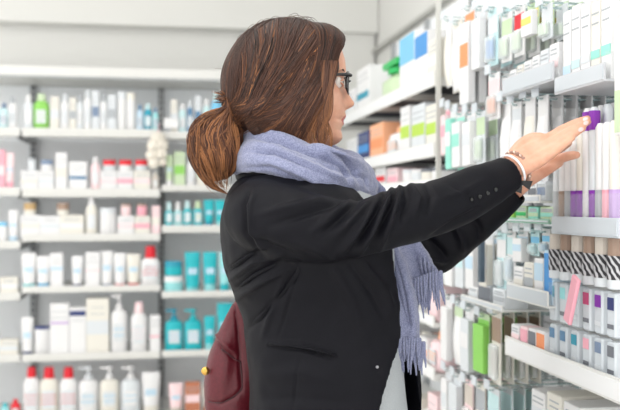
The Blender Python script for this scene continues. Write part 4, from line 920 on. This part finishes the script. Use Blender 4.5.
ck = MB(); ck.lathe([(.002, -.003), (.008, -.002), (.009, 0), (.008, .002), (.002, .003)], 1, 1, 16); o = ck.build('clasp', mat('brass', S(215, 170, 90), rough=.25, metal=1), bago, True); o.location = L(205.5, 371, 1.86); o.rotation_euler = (PI / 2, 0, 0)
st = MB(); SP = []
for p_ in catmull([(243, 299, 1.885), (236, 285, 1.91), (228, 250, 1.93), (228, 220, 1.94), (240, 196, 1.94), (262, 182, 1.93), (285, 178, 1.93)], 4):
    w = L(*p_); h = jb.find_nearest(w); SP.append((w if w.z < L(0, 290, 1.9).z else h[0] + h[1] * .009, .0035, .008))
tube(st, SP, 10, 2); st.build('strap', M_leather, bago, True)

# ---- hair
def hairmat(name, dark, mid, light):
    m = bpy.data.materials.new(name); m.use_nodes = True; nt = m.node_tree; b = nt.nodes['Principled BSDF']
    b.inputs['Roughness'].default_value = .45; b.inputs['Specular IOR Level'].default_value = .3
    at = nt.nodes.new('ShaderNodeAttribute'); at.attribute_name = 'tone'
    cr = nt.nodes.new('ShaderNodeValToRGB'); e = cr.color_ramp.elements; e[0].position = 0; e[0].color = (*dark, 1); e[1].position = 1; e[1].color = (*light, 1); x = cr.color_ramp.elements.new(.5); x.color = (*mid, 1)
    nt.links.new(at.outputs['Fac'], cr.inputs['Fac']); nt.links.new(cr.outputs['Color'], b.inputs['Base Color'])
    return m
M_hair = hairmat('hair_auburn', S(24, 14, 11), S(76, 46, 33), S(178, 120, 76))
M_under = mat('hair_under', S(52, 31, 23), rough=.6)
def ell(mb, px, py, y, rx, ry, rd, n=28, cH=None):
    c = H(px, py, y); rings = []
    for i in range(1, 16):
        t = PI * i / 16; rr_ = math.sin(t); z = -math.cos(t)
        rings.append([c + hf * (rx * HS * rr_ * math.cos(2 * PI * k / n)) + hl * (rd * rr_ * math.sin(2 * PI * k / n)) + hu * (ry * HS * z) for k in range(n)])
    mb.loft(rings)
hm = MB()
ell(hm, 287, 74, 0, 60, 55, .086)
ell(hm, 268, 84, 0, 46, 50, .084)
ell(hm, 256, 104, 0, 32, 30, .068)
for s_ in (-1, 1):
    ell(hm, 302, 95, s_ * .052, 30, 46, .034)
    ell(hm, 290, 112, s_ * .056, 30, 36, .032)
    ell(hm, 268, 108, s_ * .045, 30, 36, .036)
    ell(hm, 299, 116, s_ * .058, 14, 22, .018)
ell(hm, 318, 48, 0, 29, 24, .066)
ell(hm, 217, 147, -.008, 26, 34, .047)
ell(hm, 214, 134, -.006, 21, 19, .040)
ell(hm, 228, 128, 0, 17, 17, .034)
ell(hm, 233, 118, 0, 14, 15, .030)
chain(hm, [L(206, 160, 1.745), L(206, 176, 1.74), L(213, 187, 1.74), L(226, 193, 1.745)], [.016, .011, .006, .002], 12, 4)
cap = voxel('hair', hm, .0042, 4, [M_under])
co = getv(cap).astype(np.float64); q = co - np.array(HC)
hx = q @ np.array(hf) / HS + 288; hy = q @ np.array(hl); hzz = 88 - q[:, 2] / HS
side_e = np.interp(hzz, [0, 44, 52, 60, 70, 77, 85, 104, 120, 146, 160], [400, 400, 347, 346, 342, 335, 330, 320, 308, 292, 286])
cen_e = np.interp(hzz, [0, 34, 40, 48, 200], [400, 400, 333, 318, 300])
t = np.clip((np.abs(hy) - .028) / .03, 0, 1); t = t * t * (3 - 2 * t)
edge = cen_e + (side_e - cen_e) * t
ov = np.maximum(0, hx - edge)
q2 = co - (ov * HS)[:, None] * np.array(hf)
setv(cap, q2); adopt(cap)
hb = bvh_of(cap)
HV, HF, HT = [], [], []
def strand(P, r0, tone0, tone1, lift=.0015, side=-1, n=4, project=True, jit=0.0):
    rr = catmull(P, 5); pts = []
    for p in rr:
        w = H(p[0], p[1], p[2]) if len(p) > 2 else H(p[0], p[1], side * .1)
        if project:
            h = hb.find_nearest(w)
            w = h[0] + h[1] * lift
        pts.append(w)
    # smooth
    for _ in range(2): pts = [pts[0]] + [(pts[i - 1] + pts[i] * 2 + pts[i + 1]) / 4 for i in range(1, len(pts) - 1)] + [pts[-1]]
    N = len(pts); b = len(HV)
    for i, p in enumerate(pts):
        t = (pts[min(i + 1, N - 1)] - pts[max(i - 1, 0)]).normalized(); u = t.cross(hl); u = u.normalized() if u.length > 1e-4 else t.orthogonal().normalized(); w = t.cross(u)
        s_ = i / (N - 1); r = r0 * (min(1, .35 + s_ * 4) * min(1, (1 - s_) * 3 + .12))
        for k in range(n):
            a = 2 * PI * k / n + .5; HV.append(tuple(p + u * (r * math.cos(a)) + w * (r * .7 * math.sin(a)))); HT.append(tone0 + (tone1 - tone0) * s_)
    for i in range(N - 1):
        for k in range(n):
            k2 = (k + 1) % n; HF.append((b + i * n + k, b + i * n + k2, b + (i + 1) * n + k2, b + (i + 1) * n + k))
rn = random.Random(11); U = rn.uniform; G = rn.gauss
lerp = lambda a, b, t: a + (b - a) * t
def topy(x): return interp([(225, 75), (232, 58), (242, 43), (256, 31), (275, 22.5), (295, 18.5), (315, 20.5), (332, 26.5), (342, 34), (347, 44)], x)
for side, cnt in ((-1, 1.0), (1, .3)):
    # swept back from the crown into the knot
    for _ in range(int(1250 * cnt)):
        t = U(0, 1) ** .9; sx = lerp(240, 338, t); sy = topy(sx) + 1
        ex, ey = 236 + G(0, 3), 113 + G(0, 5) - 4 * t
        m1 = (lerp(sx, ex, .33) + lerp(-4, 12, t), lerp(sy, ey, .30) + lerp(-2, 6, t)); m2 = (lerp(sx, ex, .68) + lerp(-3, 8, t), lerp(sy, ey, .70) + lerp(0, 12, t))
        tn = min(.95, max(0, G(.27, .2))); wob = G(0, 2.5)
        strand([(sx, sy, side * .012), (m1[0] + wob, m1[1], side * .085), (m2[0] + wob, m2[1], side * .09), (ex, ey, side * .03)], U(.0006, .0017), tn, tn + U(-.05, .28), U(-.001, .003), side)
    # round the back of the head
    for _ in range(int(700 * cnt)):
        t = U(0, 1); d0 = U(.0, .07); sx = lerp(246, 275, U(0, 1)); tn = min(.95, max(0, G(.24, .15)))
        strand([(sx, topy(sx) + 1, side * .02 * t), (lerp(230, 244, t), 56 + G(0, 3), side * d0 * .8), (lerp(222, 240, t), 82 + G(0, 3), side * d0), (237 + G(0, 2.5), 110 + G(0, 4), side * d0 * .4)], U(.0006, .0017), tn, tn + U(-.05, .25), U(-.001, .003), side)
    for _ in range(int(420 * cnt)):
        t = U(0, 1); sx = lerp(275, 325, t); tn = max(0, G(.26, .15)); wob = G(0, 3)
        strand([(sx, topy(sx) + 1, side * .02), (lerp(268, 300, t) + wob, 58 + G(0, 4), side * .09), (lerp(256, 276, t) + wob, 92 + G(0, 6), side * .095), (lerp(244, 256, t) + wob * .5, 108 + G(0, 5), side * .08), (238 + G(0, 3), 118 + G(0, 5), side * .04)], U(.0007, .0018), tn, tn + U(-.05, .3), U(.0005, .004), side)
    # front of the crown
    for _ in range(int(330 * cnt)):
        t = U(0, 1); sx = lerp(308, 345, t); sy = topy(sx) + U(-1, 3); tn = max(0, G(.26, .13))
        strand([(sx - 6, topy(sx - 6) + 1, side * .008), (sx + 1, sy + 6, side * .05), (lerp(312, 342, t), 52 + G(0, 3), side * .08), (lerp(306, 338, t), 72 + G(0, 4), side * .09), (lerp(296, 330, t), 92, side * .09)], U(.0006, .0015), tn, tn + U(-.05, .25), U(.001, .004), side)
    # covering the ear, back to the nape and knot
    for _ in range(int(900 * cnt)):
        t = U(0, 1); sx = lerp(300, 343, t); sy = topy(sx) + 2; ex, ey = lerp(238, 262, U(0, 1)), lerp(116, 140, U(0, 1)); tn = max(0, G(.26, .15)); wob = G(0, 3)
        strand([(sx, sy, side * .02), (lerp(296, 322, t) + wob, 72 + G(0, 4), side * .09), (lerp(276, 300, t) + wob, 104 + G(0, 6), side * .095), (ex, ey, side * .06)], U(.0006, .0017), tn, tn + U(-.05, .3), U(-.001, .003), side)
    # falling along the cheek in loose locks
    for lk in range(int(34 * cnt) + 4):
        t = U(0, 1); ex = lerp(256, 304, t) + G(0, 4); ey = lerp(132, 150, U(0, 1)); w1, w2_, w3 = G(0, 3), G(0, 3.5), G(0, 4); tb = max(0, G(.3, .14))
        for _ in range(24):
            j1 = G(0, 1.6); tn = max(0, tb + G(0, .07)); sx = lerp(316, 346, t) + G(0, 3)
            strand([(sx, topy(min(346, sx)) + 2, side * .03), (lerp(320, 341, t) + w1 * .3 + j1, 60, side * .08), (lerp(298, 327, t) + w1 + j1, 90, side * .095), (lerp(278, 311, t) + w2_ + j1 * 1.2, 118, side * .09), (ex + w3 * .4 + j1 * .6, ey, side * .07)], U(.0005, .0014), tn, tn + U(.05, .3), U(-.001, .0035), side)
    # wavy ends by the jaw, loose over the neck
    for lk in range(int(16 * cnt) + 1):
        x0 = lerp(306, 330, U(0, 1)); dx = U(-16, 3); bw = U(-8, 8); tb = U(.3, .6)
        for _ in range(9):
            j1 = G(0, 1.0); tn = tb + G(0, .05)
            strand([(x0 + j1, 66, side * .080), (x0 - 3 + j1 + bw * .5, 92, side * .086), (x0 - 6 + bw + j1 * 1.4, 118, side * .078), (x0 - 8 + dx * .4 - bw * .5 + j1, 136, side * .068), (x0 - 6 + dx + j1 * .5, 151 + G(0, 3), side * .066)], .0008, tn, tn + .25, 0, side, 4, False)
# wisps crossing the temple and standing off the crown
for _ in range(26):
    a = U(0, 1); x0 = lerp(250, 335, a); y0 = topy(x0); tn = U(.2, .5)
    strand([(x0, y0 + 2, 0), (x0 - 10, y0 - 1 - U(0, 2.5), G(0, .02)), (x0 - 22, topy(max(228, x0 - 22)) - U(-2, 1), G(0, .02)), (x0 - 36, topy(max(228, x0 - 36)) + 2, G(0, .03))], .0005, tn, tn + .2, 0, -1, 4, False)
for _ in range(9): strand([(336 + G(0, 2), 44 + G(0, 2), -.07), (316, 56 + G(0, 2), -.092), (290, 66 + G(0, 2), -.094), (262, 84 + G(0, 4), -.088)], .0007, .38, .55, .003)
# knot: hair folded over from the tie and tucked in underneath
for _ in range(1900):
    side = -1 if U(0, 1) < .78 else 1
    m = U(-1, 1); m = math.copysign(abs(m) ** .8, m); tn = min(.95, max(.03, G(.46, .2) + .3 * (m < -.5) - .1 * (m > .2))); wv = G(0, 1.2)
    dp = side * .055 * math.sqrt(max(.01, 1 - m * m))
    strand([(238 + G(0, 2.5), 113 + G(0, 3), side * .018), (228 + 8 * m + wv, 119 + 3 * m, dp * .7), (217 + 25 * m * .96 + wv, 134, dp - .008), (219 + 26 * m + wv, 152, dp - .008), (221 + 20 * m, 170, dp * .8 - .008), (224 + 6 * m, 181 + G(0, 2), dp * .2 - .008)], U(.0006, .0016), tn * .8, tn + U(-.05, .25), U(-.001, .003), side)
for _ in range(26):
    m = U(-1.05, .6); strand([(236, 112 + G(0, 3), -.03), (214 + 26 * m, 132, -.062 * math.sqrt(max(.05, 1 - m * m))), (217 + 27 * m, 155, -.062 * math.sqrt(max(.05, 1 - m * m))), (222 + 14 * m, 178, -.03)], .0006, .6, .85, .005)
for lk in range(34):
    m0 = U(-1.02, .8); m1_ = m0 + G(0, .3); y0_ = U(112, 135); tb = U(.35, .95); sd = -1 if U(0, 1) < .8 else 1
    for _ in range(14):
        m = m0 + G(0, .05); m2 = m1_ + G(0, .05); q_ = lambda mm: sd * .058 * math.sqrt(max(.02, 1 - min(.98, mm * mm)))
        strand([(240 + G(0, 2), 110 + G(0, 4), sd * .02), (224 + 12 * m, y0_ + G(0, 1), q_(m) * .8), (216 + 26 * m, 138 + G(0, 1), q_(m)), (218 + 26 * m2, 158, q_(m2)), (221 + 17 * m2, 176 + G(0, 2), q_(m2) * .8)], U(.0006, .0015), tb - .1, tb, U(.001, .006), sd)
for _ in range(60):
    a = U(0, 1); tb = U(.5, .95); m = U(-1, .4)
    strand([(238, 110, -.02), (216 + 24 * m + G(0, 2), 124 + G(0, 3), -.045), (214 + 29 * m + G(0, 2), 148, -.05), (219 + 22 * m + G(0, 3), 176 + G(0, 4), -.04), (226 + 8 * m + G(0, 3), 190 + G(0, 3), -.02)], .0006, tb - .1, tb, 0, -1, 4, False)
# tail wisps from the knot
for _ in range(90):
    o = G(0, 3.2); tn = U(.45, .85); e = U(.55, 1.05)
    strand([(198 + o, 138, -.03), (199 + o, 158, -.03), (204 + o * .8, 174, -.02), (lerp(206, 213, e) + o * .5, lerp(178, 187, e), -.01), (lerp(210, 228, e) + o * .2, lerp(184, 194, e), -.01)], U(.0007, .0018), tn - .1, tn, 0, -1, 4, False)
# short ends sticking out above the knot
for _ in range(70):
    ex, ey = 214 + U(-1, 9), 92 + U(0, 12); tn = U(.2, .6)
    strand([(240 + G(0, 2), 108 + G(0, 4), G(0, .02)), (232 + G(0, 2), 103 + G(0, 3), G(0, .02)), (225, lerp(ey, 103, .4), G(0, .015)), (ex, ey, G(0, .012))], U(.0008, .0018), tn, tn + .2, 0, -1, 4, False)
me = bpy.data.meshes.new('hair_strands'); me.from_pydata(HV, [], HF); me.polygons.foreach_set('use_smooth', [True] * len(me.polygons))
at = me.attributes.new('tone', 'FLOAT', 'POINT'); at.data.foreach_set('value', HT); me.materials.append(M_hair)
hs = bpy.data.objects.new('hair_strands', me); col.objects.link(hs); adopt2(hs, cap); hs['kind'] = 'stuff'

# ------------------------------------------------------------------ light and camera
w = bpy.data.worlds.new('World'); sc.world = w; w.use_nodes = True
w.node_tree.nodes['Background'].inputs[0].default_value = (1.0, .99, .975, 1); w.node_tree.nodes['Background'].inputs[1].default_value = 1.6
cd = bpy.data.cameras.new('Camera'); cam = bpy.data.objects.new('Camera', cd); col.objects.link(cam)
cam.location = CAM; cam.rotation_euler = (PI / 2, 0, -PSI)
cd.sensor_width = 36; cd.lens = 36 * FPX / 620; cd.clip_start = .05
cd.dof.use_dof = True; cd.dof.focus_distance = 1.66; cd.dof.aperture_fstop = 3.6
sc.camera = cam
sc.view_settings.view_transform = 'Standard'; sc.view_settings.look = 'None'; sc.view_settings.gamma = 1; sc.view_settings.exposure = 0.22
sc.cycles.use_denoising = True; sc.cycles.max_bounces = 8; sc.cycles.transparent_max_bounces = 24
